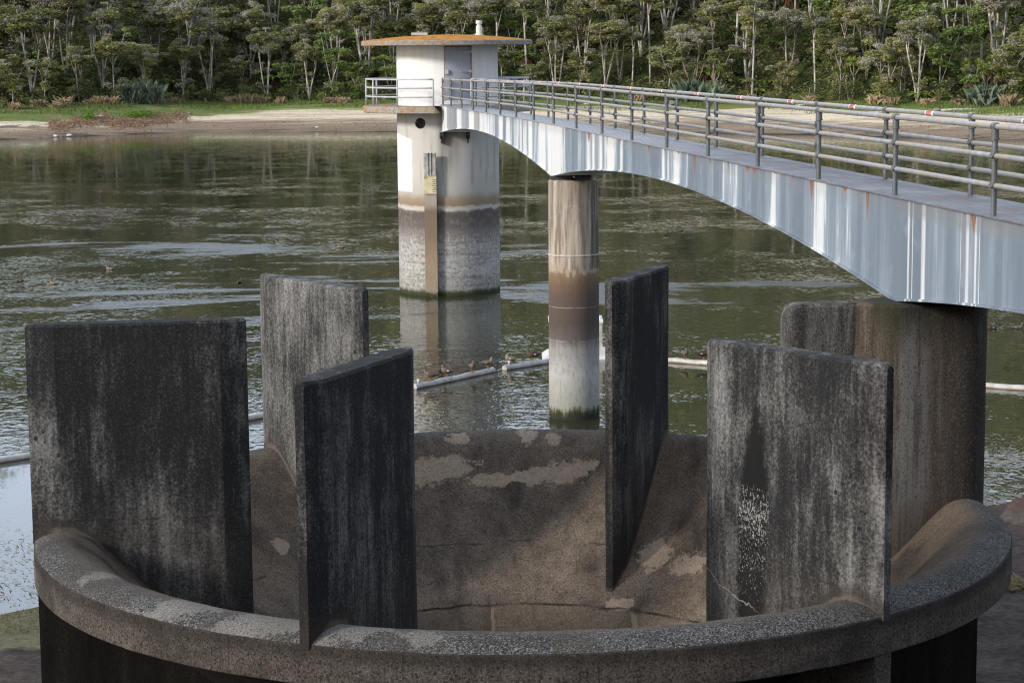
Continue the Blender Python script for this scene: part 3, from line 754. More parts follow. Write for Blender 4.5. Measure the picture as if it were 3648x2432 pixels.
for z in (5.78, 5.04, 4.33):
    hg = MB(); hg.box((-1.78, TY - 1.875, z), (.42, .05, .03), .40); hg.box((-1.60, TY - 1.80, z), (.06, .08, .09), .45)
    hg = hg.build('hinge', M_HINGE); T(hg); hg.parent = door; hg.location = (0, 0, 0)
lb = MB(); lb.box((-2.50, TY - 2.04, 5.02), (.13, .07, .17)); lb = lb.build('lock_box', M_HINGE); T(lb); lb.parent = door; lb.location = (0, 0, 0)
# balcony railing, left and right arcs
def arc_rail(a_0, a_1, label):
    def pts(h, n=40): return [(TX + 3.17 * math.cos(lerp(a_0, a_1, k / n)), TY + 3.17 * math.sin(lerp(a_0, a_1, k / n)), 3.74 + h) for k in range(n + 1)]
    b = MB(); b.tube(pts(1.02), .034, 10); top = b.build('balcony_railing', M_BAL, None, True); T(top); top['label'] = label
    for h in (.36, .70):
        b = MB(); b.tube(pts(h), .032, 10); r_ = b.build('rail', M_BAL, None, True); T(r_); r_.parent = top; r_.location = (0, 0, 0)
    n = 6
    for k in range(n + 1):
        a = lerp(a_0, a_1, k / n); p = post0.copy(); p.data = bal_post.data; COL.objects.link(p); p.parent = top
        p.location = (TX + 3.17 * math.cos(a), TY + 3.17 * math.sin(a), 3.74)
M_BAL = plain('pale_galvanised_pipe', (.46, .47, .485), .5, .1, .12, 4)
pb = MB(); pb.tube([(0, 0, 0), (0, 0, 1.02)], .034, 10); bal_post = pb.build('post', M_BAL, None, True)
arc_rail(R(262), R(100), 'curved pipe railing on the left of the balcony'); arc_rail(R(84), R(-72), 'curved pipe railing on the right of the balcony')
bpy.data.objects.remove(bal_post)
# pilaster with water-level gauge
pl = MB(); pl.box((-3.18, TY - 1.86, -2.05), (.47, .62, 6.7)); 
def pil_mat():
    m = Mat('brown_stained_pilaster', .9, .2); z = m.xyz(m.P)[2]
    n = m.noise(7, 5, .7, m.scale(m.P, (1, 1, .6)))
    c = m.ramp(m.mr(m.math('ADD', z, m.math('MULTIPLY', m.math('SUBTRACT', n, .5), .3)), -3.6, 2.), [(0, (.03, .035, .015)), (.03, (.06, .065, .03)), (.05, (.33, .27, .20)), (.25, (.36, .27, .185)), (.42, (.25, .185, .135)), (.6, (.22, .165, .12)), (.64, (.40, .34, .27)), (.70, (.42, .38, .32)), (1, (.5, .48, .44))])
    c = m.mix(m.ss(n, .52, .68, 0, .4), c, (.20, .14, .10))
    return m.done(c, m.bump(n, .5, .02))
p_ = pl.build('pilaster', pil_mat()); T(p_)
yl = TY - 2.17
gb = MB(); gb.box((-3.18, yl - .03, 1.53), (.47, .05, .88)); gbo = gb.build('gauge_board', M_TIMBER); T(gbo)
gs = MB()
for dx in (-.05, .06, .225): gs.box((-3.18 + dx, yl - .062, 1.55), (.022, .014, .86))
gso = gs.build('batten', M_DARKST); T(gso); gso.parent = gbo; gso.location = (0, 0, 0)
gy = MB(); gy.box((-3.18, yl - .03, .745), (.47, .05, .66)); gyo = gy.build('gauge_plate', M_YEL); T(gyo)
gm = MB()
for k in range(7): gm.box((-3.02 - (.05 if k % 2 else 0) * 0 , yl - .058, .50 + k * .075), (.17 if k % 2 else .12, .006, .014))
gm.box((-2.99, yl - .058, .62), (.06, .006, .02))
# the number 17
for seg in (((-3.385, 1.035), (.016, .065)), ((-3.335, 1.06), (.045, .014)), ((-3.325, 1.03), (.015, .06))):
    gm.box((seg[0][0], yl - .058, seg[0][1] - .01), (seg[1][0], .006, seg[1][1]))
gmo = gm.build('gauge_marks', M_BLACKP); T(gmo); gmo.parent = gyo; gmo.location = (0, 0, 0)
# bridge seat brackets
for xx in (-2.72, -1.72):
    b = MB(); b.box((xx, TY - 2.0, 2.62), (.16, .34, .24)); b.box((xx, TY - 2.06, 2.46), (.07, .22, .26))
    o = b.build('bracket', M_DARKST); T(o)

# ------------------------------------------------------------------ floating booms and mooring block
def boom(p0, p1, label):
    c = (Vector(p0) + Vector(p1)) / 2; dv = Vector(p1) - Vector(p0); L = dv.length
    o = empty('floating_boom', (c.x, c.y, WZ), math.atan2(dv.y, dv.x))
    tag(o, label, 'boom', 'white floating booms around the spillway')
    b = MB(); n = 12
    b.tube([(-L / 2 + L * k / n, 0, .055 + .012 * math.sin(k * 1.7)) for k in range(n + 1)], .088, 16); p = b.build('pipe', M_PVC, o, True); auto_smooth(p, 50)
    for sgn in (-1, 1):
        e = MB(); e.tube([(sgn * (L / 2 - .09), 0, .055), (sgn * (L / 2 + .012), 0, .055)], .094, 16); ec = e.build('end_cap', M_PVC, o, True); auto_smooth(ec, 50)
    e = MB(); e.tube([(-L / 2 + .2, 0, .15), (-L / 2 + .2, 0, .24)], .035, 8); e.tube([(-L / 2 + .2, -.05, .235), (-L / 2 + .2, .05, .235)], .03, 8); e.build('cleat', M_PVC, o, True)
    return o
boom((-14.6, 20.0), (-9.6, 24.8), 'white pipe boom floating by the left edge, left of the broad dark fin')
boom((-9.3, 25.1), (-5.4, 29.6), 'white pipe boom glimpsed between the two left fins')
boom((-2.85, 32.7), (-.68, 35.75), 'white pipe boom carrying four brown ducks')
boom((-.33, 36.1), (1.9, 38.4), 'white pipe boom with two ducks, ending behind the round pier')
boom((3.1, 38.35), (5.74, 36.75), 'white pipe boom with two ducks, between the edge on fin and the stained fin')
boom((10.0, 33.9), (16.2, 30.3), 'white pipe boom floating right of the brown stained pier wall')
mb = empty('mooring_block', (1.85, 38.9, WZ)); tag(mb, 'grey mooring block with white top floating just behind the round pier', 'mooring block')
b = MB(); b.box((0, 0, .62), (1.62, 1.1, .95)); o = b.build('body', M_TIMBER, mb)
b = MB(); b.box((0, 0, 1.14), (1.66, 1.16, .09)); b.box((.1, -.1, 1.2), (1.3, .7, .06)); b.build('lid', M_WTAPE, mb)
b = MB(); b.box((0, 0, .07), (2.1, 1.5, .16), 0, .8); b.box((.78, -.62, .16), (.5, .08, .4), 0, .6); b.build('float', M_VENT, mb)

# ------------------------------------------------------------------ ducks
def duck_mat(name, back, breast):
    m = Mat(name, .8, .2)
    o = m.obj(); x, y, z = m.xyz(o)
    n = m.noise(38, 4, .7, o)
    c = m.mix(m.ss(m.math('ADD', x, m.math('MULTIPLY', n, .06)), .02, .12), m.mix(n, tuple(b * .45 for b in back), tuple(b * 1.5 for b in back)), m.mix(n, tuple(b * .6 for b in breast), tuple(b * 1.4 for b in breast)))
    return m.done(c)
M_DK1 = duck_mat('brown_feathers', (.075, .060, .047), (.14, .112, .086))
M_DK2 = duck_mat('dark_brown_feathers', (.045, .034, .028), (.10, .068, .048))
M_DK3 = duck_mat('grey_buff_feathers', (.13, .105, .08), (.22, .17, .125))
M_BILL = plain('dull_bill', (.12, .11, .08), .5); M_LEG = plain('orange_leg', (.30, .12, .06), .6); M_BLUE = plain('blue_wing_patch', (.05, .06, .30), .4); M_WPATCH = plain('white_wing_patch', (.6, .58, .55), .6)
def loft(rings, n=12):
    """rings: (center, axis dir, half width, half height)"""
    b = MB(); V = []; F = []
    for c, dv, rw, rh in rings:
        c = Vector(c); dv = Vector(dv).normalized(); sd = Vector((0, 1, 0)); up = dv.cross(sd) * -1
        for k in range(n):
            t = 2 * PI * k / n; V.append(c + sd * math.cos(t) * rw + up * math.sin(t) * rh)
    for i in range(len(rings) - 1):
        for k in range(n):
            k2 = (k + 1) % n; F.append((i * n + k, i * n + k2, (i + 1) * n + k2, (i + 1) * n + k))
    F.append(tuple(range(n))[::-1]); F.append(tuple((len(rings) - 1) * n + k for k in range(n)))
    b.add(V, F); return b
def duck(pos, rz, pose, mat, label, group, s=1.):
    o = empty('duck', pos, rz); o.scale = (s, s, s); tag(o, label, 'duck', group)
    up = .085 if pose != 'swim' else -.045
    B = [((-.25, 0, .105), (1, 0, -.2), .012, .006), ((-.20, 0, .095), (1, 0, -.15), .035, .018), ((-.13, 0, .085), (1, 0, -.05), .070, .045), ((-.05, 0, .080), (1, 0, 0), .092, .070), ((.05, 0, .083), (1, 0, .1), .092, .078), ((.12, 0, .098), (1, 0, .5), .075, .070)]
    if pose == 'stand':
        B += [((.155, 0, .135), (.6, 0, 1), .050, .048), ((.165, 0, .19), (0, 0, 1), .031, .031), ((.165, 0, .235), (.1, 0, 1), .030, .031), ((.178, 0, .265), (.8, 0, .5), .036, .036), ((.205, 0, .275), (1, 0, -.1), .033, .034), ((.235, 0, .265), (1, 0, -.3), .018, .017)]
        hd = (.235, 0, .263)
    elif pose == 'hunch':
        B += [((.14, 0, .135), (.3, 0, 1), .062, .058), ((.125, 0, .17), (0, 0, 1), .045, .045), ((.13, 0, .198), (.3, 0, 1), .042, .042), ((.155, 0, .215), (1, 0, .2), .036, .034), ((.18, 0, .208), (1, 0, -.3), .020, .020)]
        hd = (.18, 0, .206)
    elif pose == 'preen':
        B += [((.14, 0, .14), (-.1, 0, 1), .058, .054), ((.11, 0, .175), (-.7, 0, .6), .042, .040), ((.07, .01, .185), (-1, 0, .0), .040, .036), ((.035, .02, .178), (-1, 0, -.3), .026, .024)]
        hd = None
    else:
        B += [((.15, 0, .13), (.5, 0, 1), .045, .045), ((.155, 0, .175), (.1, 0, 1), .030, .030), ((.165, 0, .205), (.7, 0, .6), .035, .034), ((.195, 0, .214), (1, 0, -.1), .032, .032), ((.225, 0, .205), (1, 0, -.3), .018, .016)]
        hd = (.225, 0, .203)
    rings = [((c[0], c[1], c[2] + up), dv, a, h) for c, dv, a, h in B]
    m_ = loft(rings).build('body', mat, o, True)
    if hd:
        bb = MB(); bb.tube([(hd[0] - .01, 0, hd[2] + up), (hd[0] + .03, 0, hd[2] + up - .012), (hd[0] + .058, 0, hd[2] + up - .018)], [.015, .013, .009], 8); bb.build('bill', M_BILL, o, True)
    if pose != 'swim':
        for sy in (-1, 1):
            b = MB(); b.tube([(.015, sy * .035, .10), (.02, sy * .035, .045), (.012, sy * .035, .006)], .009, 6)
            b.box((.035, sy * .035, .006), (.065, .045, .01)); b.build('leg', M_LEG, o)
    for sy in (-1, 1):
        b = MB(); b.box((-.06, sy * .088, .095 + up), (.06, .012, .022)); b.build('wing_patch', M_BLUE if pose == 'stand' else M_WPATCH, o)
    return o
L_ = R(178)
GB = 'ducks resting on the white booms'; GS = 'ducks swimming on the lake'
bzp = WZ + .155
duck((-2.40, 33.27, bzp), R(165), 'stand', M_DK1, 'brown duck standing tall with raised neck at the left end of its boom', GB, 1.05)
duck((-1.96, 33.95, bzp), R(155), 'hunch', M_DK1, 'brown duck with white wing patch beside the tall necked duck', GB, 1.05)
duck((-1.26, 34.93, bzp), R(-80), 'hunch', M_DK1, 'hunched round brown duck facing the shore, third on its boom', GB)
duck((-.84, 35.52, bzp), R(20), 'hunch', M_DK3, 'pale buff duck hunched at the right end of the four duck boom', GB)
duck((-.16, 36.30, bzp), R(140), 'preen', M_DK3, 'buff duck sitting at the orange stained end of a boom', GB)
duck((.52, 36.98, bzp), R(175), 'hunch', M_DK2, 'dark brown duck on the boom just left of the round pier', GB, 1.1)
duck((5.08, 37.15, bzp), R(-75), 'hunch', M_DK1, 'brown duck resting right of the edge on fin', GB)
duck((5.60, 36.83, bzp), R(10), 'preen', M_DK2, 'black brown duck preening beside the stained fin', GB, 1.1)
duck((-8.34, 76.0, WZ), R(185), 'swim', M_DK3, 'buff duck swimming just left of the tower', GS)
duck((-17.7, 66.5, WZ), R(170), 'swim', M_DK3, 'buff duck swimming alone on the open water at left', GS)
duck((-20.65, 61.8, WZ), R(200), 'swim', M_DK1, 'brown duck swimming nearest the left edge', GS)
duck((-18.98, 60.8, WZ), R(150), 'swim', M_DK3, 'buff duck swimming second from the left edge', GS)
duck((-11.28, 60.7, WZ), R(80), 'swim', M_DK2, 'dark duck swimming above the pale back fin', GS)
duck((15.94, 44.4, WZ), R(175), 'swim', M_DK2, 'dark headed duck swimming right of the brown pier wall', GS)
duck((16.80, 44.4, WZ), R(0), 'swim', M_DK3, 'buff duck swimming at the far right edge', GS)

# ------------------------------------------------------------------ terrain and water
SHORE = [(-300, 170), (-120, 186), (-75, 203), (-57, 210.5), (-46, 222), (-38, 229.5), (-24, 227), (-5, 222), (10, 217.5), (21.4, 211.6), (34, 203.3), (43.2, 194.7), (50, 188), (70, 178), (120, 165), (300, 150)]
def shore(x): return interp(x, SHORE) + 1.0 * mnoise.noise(Vector((x * .11, 3, 1))) + .35 * mnoise.noise(Vector((x * .5, 7, 1)))
def far_h(d, x, y):
    n = mnoise.noise(Vector((x * .05, y * .05, 0))); n2 = mnoise.noise(Vector((x * .25, y * .25, 4)))
    if d < 0: h = .10 * d
    elif d < 38: h = .078 * d + .10 * n2 * sstep(2, 10, d) + .35 * n * sstep(10, 30, d)
    else:
        h = 2.96 + .35 * n + .10 * n2 + (d - 38) * .40 * sstep(36, 52, d)
        cap = lerp(66, 92, sstep(0, 40, x)) + 4 * n
        if d > 85: h += (d - 85) * .24 * sstep(0, 40, x)
        h = min(h, cap) if d < 230 else cap
    return WZ + max(h, -2.0)
def ground_far(x, y): return far_h(y - shore(x), x, y)
xs = [-300, -240, -190, -150, -120] + [-100 + 1.6 * k for k in range(126)] + [120, 150, 190, 240, 300]
ds = [-25, -12, -6, -3] + [-2 + .7 * k for k in range(70)] + [48 + 3 * k for k in range(14)] + [95, 110, 130, 150, 175, 200, 230, 300, 420]
V = []; F = []
for x in xs:
    ysh = shore(x)
    for d in ds: V.append((x, ysh + d, far_h(d, x, ysh + d)))
n = len(ds)
for i in range(len(xs) - 1):
    for k in range(n - 1): F.append((i * n + k, (i + 1) * n + k, (i + 1) * n + k + 1, i * n + k + 1))
def far_mat():
    m = Mat('far_bank_earth', .95, .15)
    z = m.xyz(m.P)[2]
    nb = m.noise(.16, 5, .6); n2 = m.noise(1.1, 6, .65)
    bb = m.noise(1., 4, .6, m.scale(m.P, (.10, .45, 1), (3.7, 0, 0)))
    zz = m.math('ADD', m.math('ADD', z, m.math('MULTIPLY', m.math('SUBTRACT', bb, .5), 1.9)), m.math('MULTIPLY', m.math('SUBTRACT', n2, .5), .35))
    lx = m.xyz(m.P)[0]
    zz = m.math('ADD', zz, m.math('MULTIPLY', m.math('MULTIPLY', m.ss(lx, -28, -40), m.ss(z, -2.6, -1.9)), .75))
    c = m.ramp(m.mr(zz, -3.7, .3), [(0, (.035, .028, .020)), (.045, (.10, .074, .052)), (.08, (.22, .165, .115)), (.22, (.30, .23, .16)), (.28, (.42, .34, .235)), (.36, (.70, .60, .44)), (.50, (.68, .58, .42)), (.545, (.25, .27, .10)), (.63, (.13, .185, .045)), (.85, (.12, .16, .045)), (.95, (.06, .065, .03)), (1, (.03, .032, .017))])
    c = m.mix(m.ss(n2, .52, .70, 0, .35), c, (.13, .10, .07))
    ln = m.noise(1., 3, .6, m.scale(m.P, (.05, .12, 9)))
    c = m.mix(m.math('MULTIPLY', m.ss(ln, .52, .62, 0, .45), m.ss(z, -1.4, -1.9)), c, (.13, .098, .07))
    c = m.mix(m.math('MULTIPLY', m.ss(m.noise(.35, 4, .6), .5, .62), m.math('MULTIPLY', m.ss(zz, -1.5, -1.2), m.ss(zz, -.1, -.4, 0, .45))), c, (.26, .20, .10))
    hill = m.ss(z, .3, 2.)
    c = m.mix(hill, c, m.ramp(m.noise(.9, 6, .7), [(.35, (.02, .024, .011)), (.55, (.048, .058, .02)), (.7, (.09, .08, .035))]))
    return m.done(c, m.bump(n2, .6, .25))
fb = mesh_obj('far_bank', V, F, far_mat(), None, True); tag(fb, kind='structure')
# near ground
NSH = [(-60, -8), (-30, -2), (-16, 4.5), (-11, 7.6), (-9.4, 8.6), (-8.2, 9.6), (-5, 11.5), (0, 13), (5, 14.5), (8, 16.2), (9.7, 17.0), (11.5, 18.2), (20, 20), (60, 26)]
def near_h(x, y):
    d = interp(x, NSH) + .35 * mnoise.noise(Vector((x * .9, y * .9, 2))) - y
    n = mnoise.noise(Vector((x * .7, y * .7, 8))) * .06 + mnoise.noise(Vector((x * 2.6, y * 2.6, 8))) * .03
    if d < 0: h = .22 * d
    else: h = .10 * min(d, .8) + .045 * min(d, 20) + n * min(1, d * 2)
    h = max(h, -1.6)
    if y < -9: h += (min(-y, 40) - 9) * .40
    return WZ + h
xs = [-60, -40, -28, -20, -16] + [-13 + .18 * k for k in range(145)] + [14, 16, 20, 28, 40, 60]
ys = [-60, -40, -32] + [-28 + 2.0 * k for k in range(14)] + [.2 * k for k in range(0, 100)] + [20.5, 23, 27]
V = [(x, y, near_h(x, y)) for x in xs for y in ys]; n = len(ys)
F = [(i * n + k, (i + 1) * n + k, (i + 1) * n + k + 1, i * n + k + 1) for i in range(len(xs) - 1) for k in range(n - 1)]
def near_mat():
    m = Mat('near_shore_earth', .97, .12)
    x, y, z = m.xyz(m.P)
    n1 = m.noise(1.3, 6, .7); n2 = m.noise(9, 6, .75)
    v = m.math('ADD', m.math('MULTIPLY', n1, .5), m.math('MULTIPLY', n2, .5))
    c = m.ramp(v, [(.33, (.016, .013, .012)), (.46, (.045, .036, .032)), (.56, (.080, .064, .056)), (.7, (.15, .125, .11))])
    left = m.ss(x, -4, -6)
    edge = m.math('MULTIPLY', m.ss(m.math('ADD', y, m.math('MULTIPLY', n1, 1.6)), 6.6, 7.1), m.ss(m.math('ADD', y, m.math('MULTIPLY', n1, .6)), 10.2, 9.3))
    c = m.mix(m.math('MULTIPLY', m.math('MULTIPLY', left, edge), .6), c, m.ramp(n2, [(.3, (.09, .09, .045)), (.6, (.20, .20, .11)), (.8, (.30, .27, .18))]))
    wet = m.ss(m.math('SUBTRACT', z, WZ), .10, .02)
    c = m.mix(m.math('MULTIPLY', wet, .55), c, (.06, .033, .024))
    return m.done(c, m.bump(v, .9, .06))
gr = mesh_obj('ground', V, F, near_mat(), None, True); tag(gr, kind='structure')

def water_mat():
    m = Mat('lake_water', .03, .5)
    x, y, z = m.xyz(m.P)
    m.b.inputs['IOR'].default_value = 1.40
    # wind patches: calm lanes against ruffled lanes, stretched across the lake
    pv = m.scale(m.P, (.028, .060, 1), (4.3, 1.1, 0))
    pa = m.noise(1., 4, .6, pv, .6)
    lanes = m.noise(1., 4, .6, m.scale(m.P, (.13, .15, 1)), .6)
    ruf = m.ss(m.math('ADD', m.math('MULTIPLY', pa, .62), m.math('MULTIPLY', lanes, .38)), .445, .62)
    farq = m.ss(y, 105, 150)                                          # sheltered and calm below the far bank
    ruf = m.math('MULTIPLY', ruf, m.mr(farq, 0, 1, 1., .10))
    leftq = m.math('MULTIPLY', m.ss(x, -5, -8), m.ss(m.math('SUBTRACT', y, m.math('MULTIPLY', x, .95)), 33.9, 33.5))
    rightq = m.math('MULTIPLY', m.ss(x, 6, 8), m.ss(m.math('ADD', y, m.math('MULTIPLY', x, .3)), 27.5, 26.))
    film = m.math('ADD', m.noise(1., 9, .66, m.scale(m.P, (.030, .10, 1), (7.7, 3.2, 0)), 1.0), m.math('MULTIPLY', m.math('MAXIMUM', m.math('MAXIMUM', m.blob((-13, 63, WZ), (13, 11, 9)), m.blob((3, 62, WZ), (6, 7, 9))), -1.2), .075))       # pale wind lanes
    film = m.math('MULTIPLY', m.ss(m.math('ADD', m.math('MULTIPLY', film, .75), m.math('MULTIPLY', lanes, .25)), .525, .57), m.math('MULTIPLY', m.ss(y, 105, 85), m.ss(y, 42, 50)))
    amp = m.math('ADD', .12, m.math('MULTIPLY', ruf, .76))
    amp = m.math('MULTIPLY', amp, m.mr(leftq, 0, 1, 1., .10))
    amp = m.math('ADD', amp, m.math('MULTIPLY', film, .45)); amp = m.math('ADD', amp, m.math('MULTIPLY', rightq, 1.6))
    w1 = m.ss(m.noise(1., 1, .5, m.scale(m.P, (3.0, 2.3, 1)), .3), .50, .80)
    w2 = m.ss(m.noise(1., 1, .5, m.scale(m.P, (6.5, 5.0, 1), (1, 2, 0)), .2), .48, .80)
    w3 = m.noise(1., 1, .5, m.scale(m.P, (1.1, 1.3, 1)))
    clus = m.ss(m.noise(1., 2, .5, m.scale(m.P, (.55, .35, 1))), .36, .60, .35, 1.)
    h = m.math('ADD', m.math('MULTIPLY', w1, 1.), m.math('MULTIPLY', w2, .55))
    h = m.math('MULTIPLY', h, clus)
    h = m.math('ADD', h, m.math('MULTIPLY', w3, .8))
    h = m.math('MULTIPLY', h, amp)
    n = m.bump(h, 1., .027)
    m.link(m.math('ADD', .03, m.math('MULTIPLY', film, .26)), m.b.inputs['Roughness'])
    murk = m.mix(m.noise(.2, 3), (.028, .029, .018), (.041, .043, .027))
    # algae scum where the water is sheltered at right by the shore
    return m.done(murk, n)
xsw = [-320, 320]; 
wv = [(-320, -70, WZ), (320, -70, WZ), (320, 262, WZ), (-320, 262, WZ)]
wt = mesh_obj('water', wv, [(0, 1, 2, 3)], water_mat()); tag(wt, kind='structure')

# ------------------------------------------------------------------ vegetation
def leaf_mat(name, dark, light, warm, trans=.15):
    m = Mat(name, .75, .25)
    n = m.noise(.9, 3, .6); n2 = m.noise(6, 2, .5); r = m.rnd()
    c = m.ramp(m.math('ADD', m.math('MULTIPLY', n, .5), m.math('MULTIPLY', n2, .5)), [(.32, dark), (.66, light)])
    c = m.mix(m.math('MULTIPLY', m.ss(n, .42, .66), m.mr(r, 0, 1, .1, .75)), c, warm)
    hs = m.new('ShaderNodeHueSaturation'); m.link(c, hs.inputs['Color']); m.link(m.mr(r, 0, 1, .78, 1.22), hs.inputs['Value'])
    tr = m.new('ShaderNodeBsdfTranslucent'); m.link(hs.outputs[0], tr.inputs[0]); ms = m.new('ShaderNodeMixShader'); ms.inputs[0].default_value = .3
    m.link(m.b.outputs[0], ms.inputs[1]); m.link(tr.outputs[0], ms.inputs[2])
    m.link(ms.outputs[0], m.nt.nodes['Material Output'].inputs['Surface'])
    return m.done(hs.outputs[0])
M_LEAF = leaf_mat('olive_foliage', (.145, .165, .055), (.32, .335, .125), (.36, .31, .14))
M_LEAFG = leaf_mat('green_foliage', (.105, .165, .04), (.245, .335, .085), (.27, .32, .085))
M_TWIG = leaf_mat('grey_dead_twigs', (.34, .31, .295), (.60, .56, .54), (.48, .42, .39))
M_BARK = plain('pale_bark', (.44, .405, .365), .9, 0, .4, 1.2)
M_SHRUB = leaf_mat('shrub_foliage', (.055, .078, .026), (.15, .19, .06), (.17, .17, .06))
M_UNDER = leaf_mat('undergrowth_leaves', (.095, .120, .042), (.225, .255, .090), (.23, .20, .09))
M_FERN = leaf_mat('fern_fronds', (.10, .16, .03), (.23, .34, .07), (.21, .29, .065))
M_DEADF = leaf_mat('dead_fronds', (.055, .025, .014), (.12, .06, .034), (.10, .055, .03))
M_CAB = leaf_mat('cabbage_leaves', (.16, .21, .05), (.34, .40, .12), (.34, .36, .10)); M_CABT = plain('corky_trunk', (.20, .18, .15), .9, 0, .3, 3)
M_NIKAU = leaf_mat('nikau_fronds', (.10, .13, .03), (.22, .25, .06), (.28, .23, .07))
M_TOE = leaf_mat('blue_green_blades', (.11, .15, .10), (.24, .30, .21), (.24, .27, .17))
M_STRAW = leaf_mat('straw_grass', (.30, .22, .13), (.52, .42, .27), (.42, .29, .17))
M_GRASS = leaf_mat('bank_grass', (.085, .135, .03), (.17, .235, .06), (.22, .22, .08))
M_BRAKE = leaf_mat('dead_bracken', (.28, .18, .115), (.52, .37, .25), (.42, .27, .17))
M_DEBRIS = leaf_mat('dark_litter', (.05, .038, .026), (.16, .12, .085), (.10, .07, .05))
M_LIME = leaf_mat('lime_weed', (.09, .17, .02), (.16, .28, .035), (.13, .22, .03))

def leaf(V, F, p, size, rng, flat=.55, asp=.55):
    u = rng.uniform(0, 2 * PI)
    d = Vector((math.cos(u), math.sin(u), rng.uniform(-flat, flat))).normalized()
    w = d.cross(Vector((rng.gauss(0, .8), rng.gauss(0, .8), .8))).normalized()
    a = size * rng.uniform(.6, 1.25); b = a * asp; n = len(V)
    V += [p - d * a, p + w * b, p + d * a, p - w * b]; F.append((n, n + 1, n + 2, n + 3))

def crown_clumps(rng, clumps, per, size, mats_dead=.25):
    V = []; F = []; V2 = []; F2 = []
    for c, rad, rz in clumps:
        dead = rng.random() < mats_dead
        k = int(per * rad * rad) + 12
        for _ in range(k):
            while True:
                q = Vector((rng.uniform(-1, 1), rng.uniform(-1, 1), rng.uniform(-1, 1)))
                if .35 < q.length < 1: break
            if q.z < -.3 and rng.random() < .4: continue
            p = c + Vector((q.x * rad, q.y * rad, q.z * rz))
            if rng.random() < (.72 if dead else .10): leaf(V2, F2, p, size * .95, rng, 1.0, .22)
            else: leaf(V, F, p, size, rng, .45, .45)
    return V, F, V2, F2

def kanuka(seed, h, trunks, spread, green=False, dead=.22, lean=.1, bare=.5):
    rng = random.Random(seed); root = empty('kanuka_tree')
    tb = MB(); clumps = []
    for t in range(trunks):
        a = 2 * PI * t / trunks + rng.uniform(-.5, .5); ln = lean + (.13 if trunks > 1 else 0)
        dx, dy = math.cos(a) * ln, math.sin(a) * ln
        H = h * rng.uniform(.82, 1.0); fork = H * rng.uniform(bare - .08, bare + .12)
        pts = []; n = 6; bend = rng.uniform(-.35, .35); bend2 = rng.uniform(-.25, .25)
        for k in range(n + 1):
            z = fork * k / n; pts.append(Vector((dx * z + bend * math.sin(k * .9) * .5, dy * z + bend2 * math.sin(k * .7) * .5, z - .3 if k == 0 else z)))
        r0 = .10 * (h / 9) * rng.uniform(.8, 1.1)
        tb.tube(pts, [lerp(r0, r0 * .72, k / n) for k in range(n + 1)], 6)
        nb = rng.choice((3, 4, 4, 5)) if trunks < 3 else 3
        for q in range(nb):
            ba = a + 2 * PI * q / nb + rng.uniform(-.6, .6); sp = spread * rng.uniform(.3, 1.0)
            top = Vector((pts[-1].x + math.cos(ba) * sp, pts[-1].y + math.sin(ba) * sp, lerp(fork, H, rng.uniform(.5, 1.0))))
            mid = (pts[-1] + top) / 2 + Vector((rng.uniform(-.25, .25), rng.uniform(-.25, .25), rng.uniform(-.1, .35)))
            st = pts[-1] if rng.random() < .55 else pts[-2]
            tb.tube([st, mid, top], [r0 * .6, r0 * .42, r0 * .18], 5)
            for j in range(7):
                t = rng.random(); c0 = mid.lerp(top, t) + Vector((rng.gauss(0, .55) * spread * .6, rng.gauss(0, .55) * spread * .6, rng.uniform(-.9, .5)))
                if rng.random() < .4: tb.tube([mid.lerp(top, t * .6), c0], [r0 * .25, r0 * .09], 4)
                R2 = rng.uniform(.42, .95) * (h / 9) ** .5
                clumps.append((c0, R2, R2 * rng.uniform(.35, .6)))
        for j in range(rng.choice((1, 2, 4)) if bare > .5 else rng.choice((5, 8, 11))):                       # low sprays on the stem
            k = rng.randrange(2, n + 1); c0 = pts[k] + Vector((rng.gauss(0, .75), rng.gauss(0, .75), rng.uniform(-.2, .4)))
            tb.tube([pts[k - 1], c0], [r0 * .22, r0 * .08], 4); R2 = rng.uniform(.35, .8); clumps.append((c0, R2, R2 * .6))
    V, F, V2, F2 = crown_clumps(rng, clumps, 210, .21, dead)
    tb.build('trunk', M_BARK, root, True)
    nv = len(V)
    mesh_obj('crown', V + V2, F + [tuple(i + nv for i in f) for f in F2], None, root, False, [M_LEAFG if green else M_LEAF, M_TWIG], [0] * len(F) + [1] * len(F2))
    return root
protos = []
specs = [(1, 9.5, 1, 1.9, False, .22, .05, .42), (2, 10.5, 2, 1.7, False, .30, .05, .48), (3, 8.0, 1, 2.3, False, .15, .15, .34), (4, 10., 3, 1.5, False, .50, .04, .56), (5, 7.0, 2, 2.1, True, .08, .12, .28),
         (6, 11.5, 3, 1.6, False, .35, .04, .60), (7, 8.5, 2, 2.4, False, .18, .08, .36), (8, 6.2, 1, 1.9, True, .12, .18, .30), (9, 10., 1, 2.4, True, .05, .06, .26), (10, 12., 3, 1.4, False, .65, .05, .64)]
specs += [(11, 13.5, 1, 1.8, False, .25, .04, .55), (12, 12.5, 2, 2.0, False, .85, .07, .60), (13, 9.0, 1, 2.6, False, .12, .10, .30), (14, 14., 4, 1.6, False, .45, .04, .66)]
WORDS = {11: 'very tall single stemmed olive tree', 12: 'tall grey mostly dead twin trunked tree', 13: 'wide low olive tree', 14: 'very tall four stemmed tree', 1: 'single trunked olive tree', 2: 'tall twin trunked grey green tree', 3: 'broad leaning olive tree', 4: 'grey crowned tree on three pale stems', 5: 'low bushy green tree', 6: 'tall tree on three bare pale stems', 7: 'spreading olive tree on forked trunk', 8: 'small crooked leaning green tree', 9: 'big dense green tree', 10: 'tall half dead grey tree on bare stems'}
for sp in specs: protos.append((sp[0], kanuka(*sp)))
used = set()
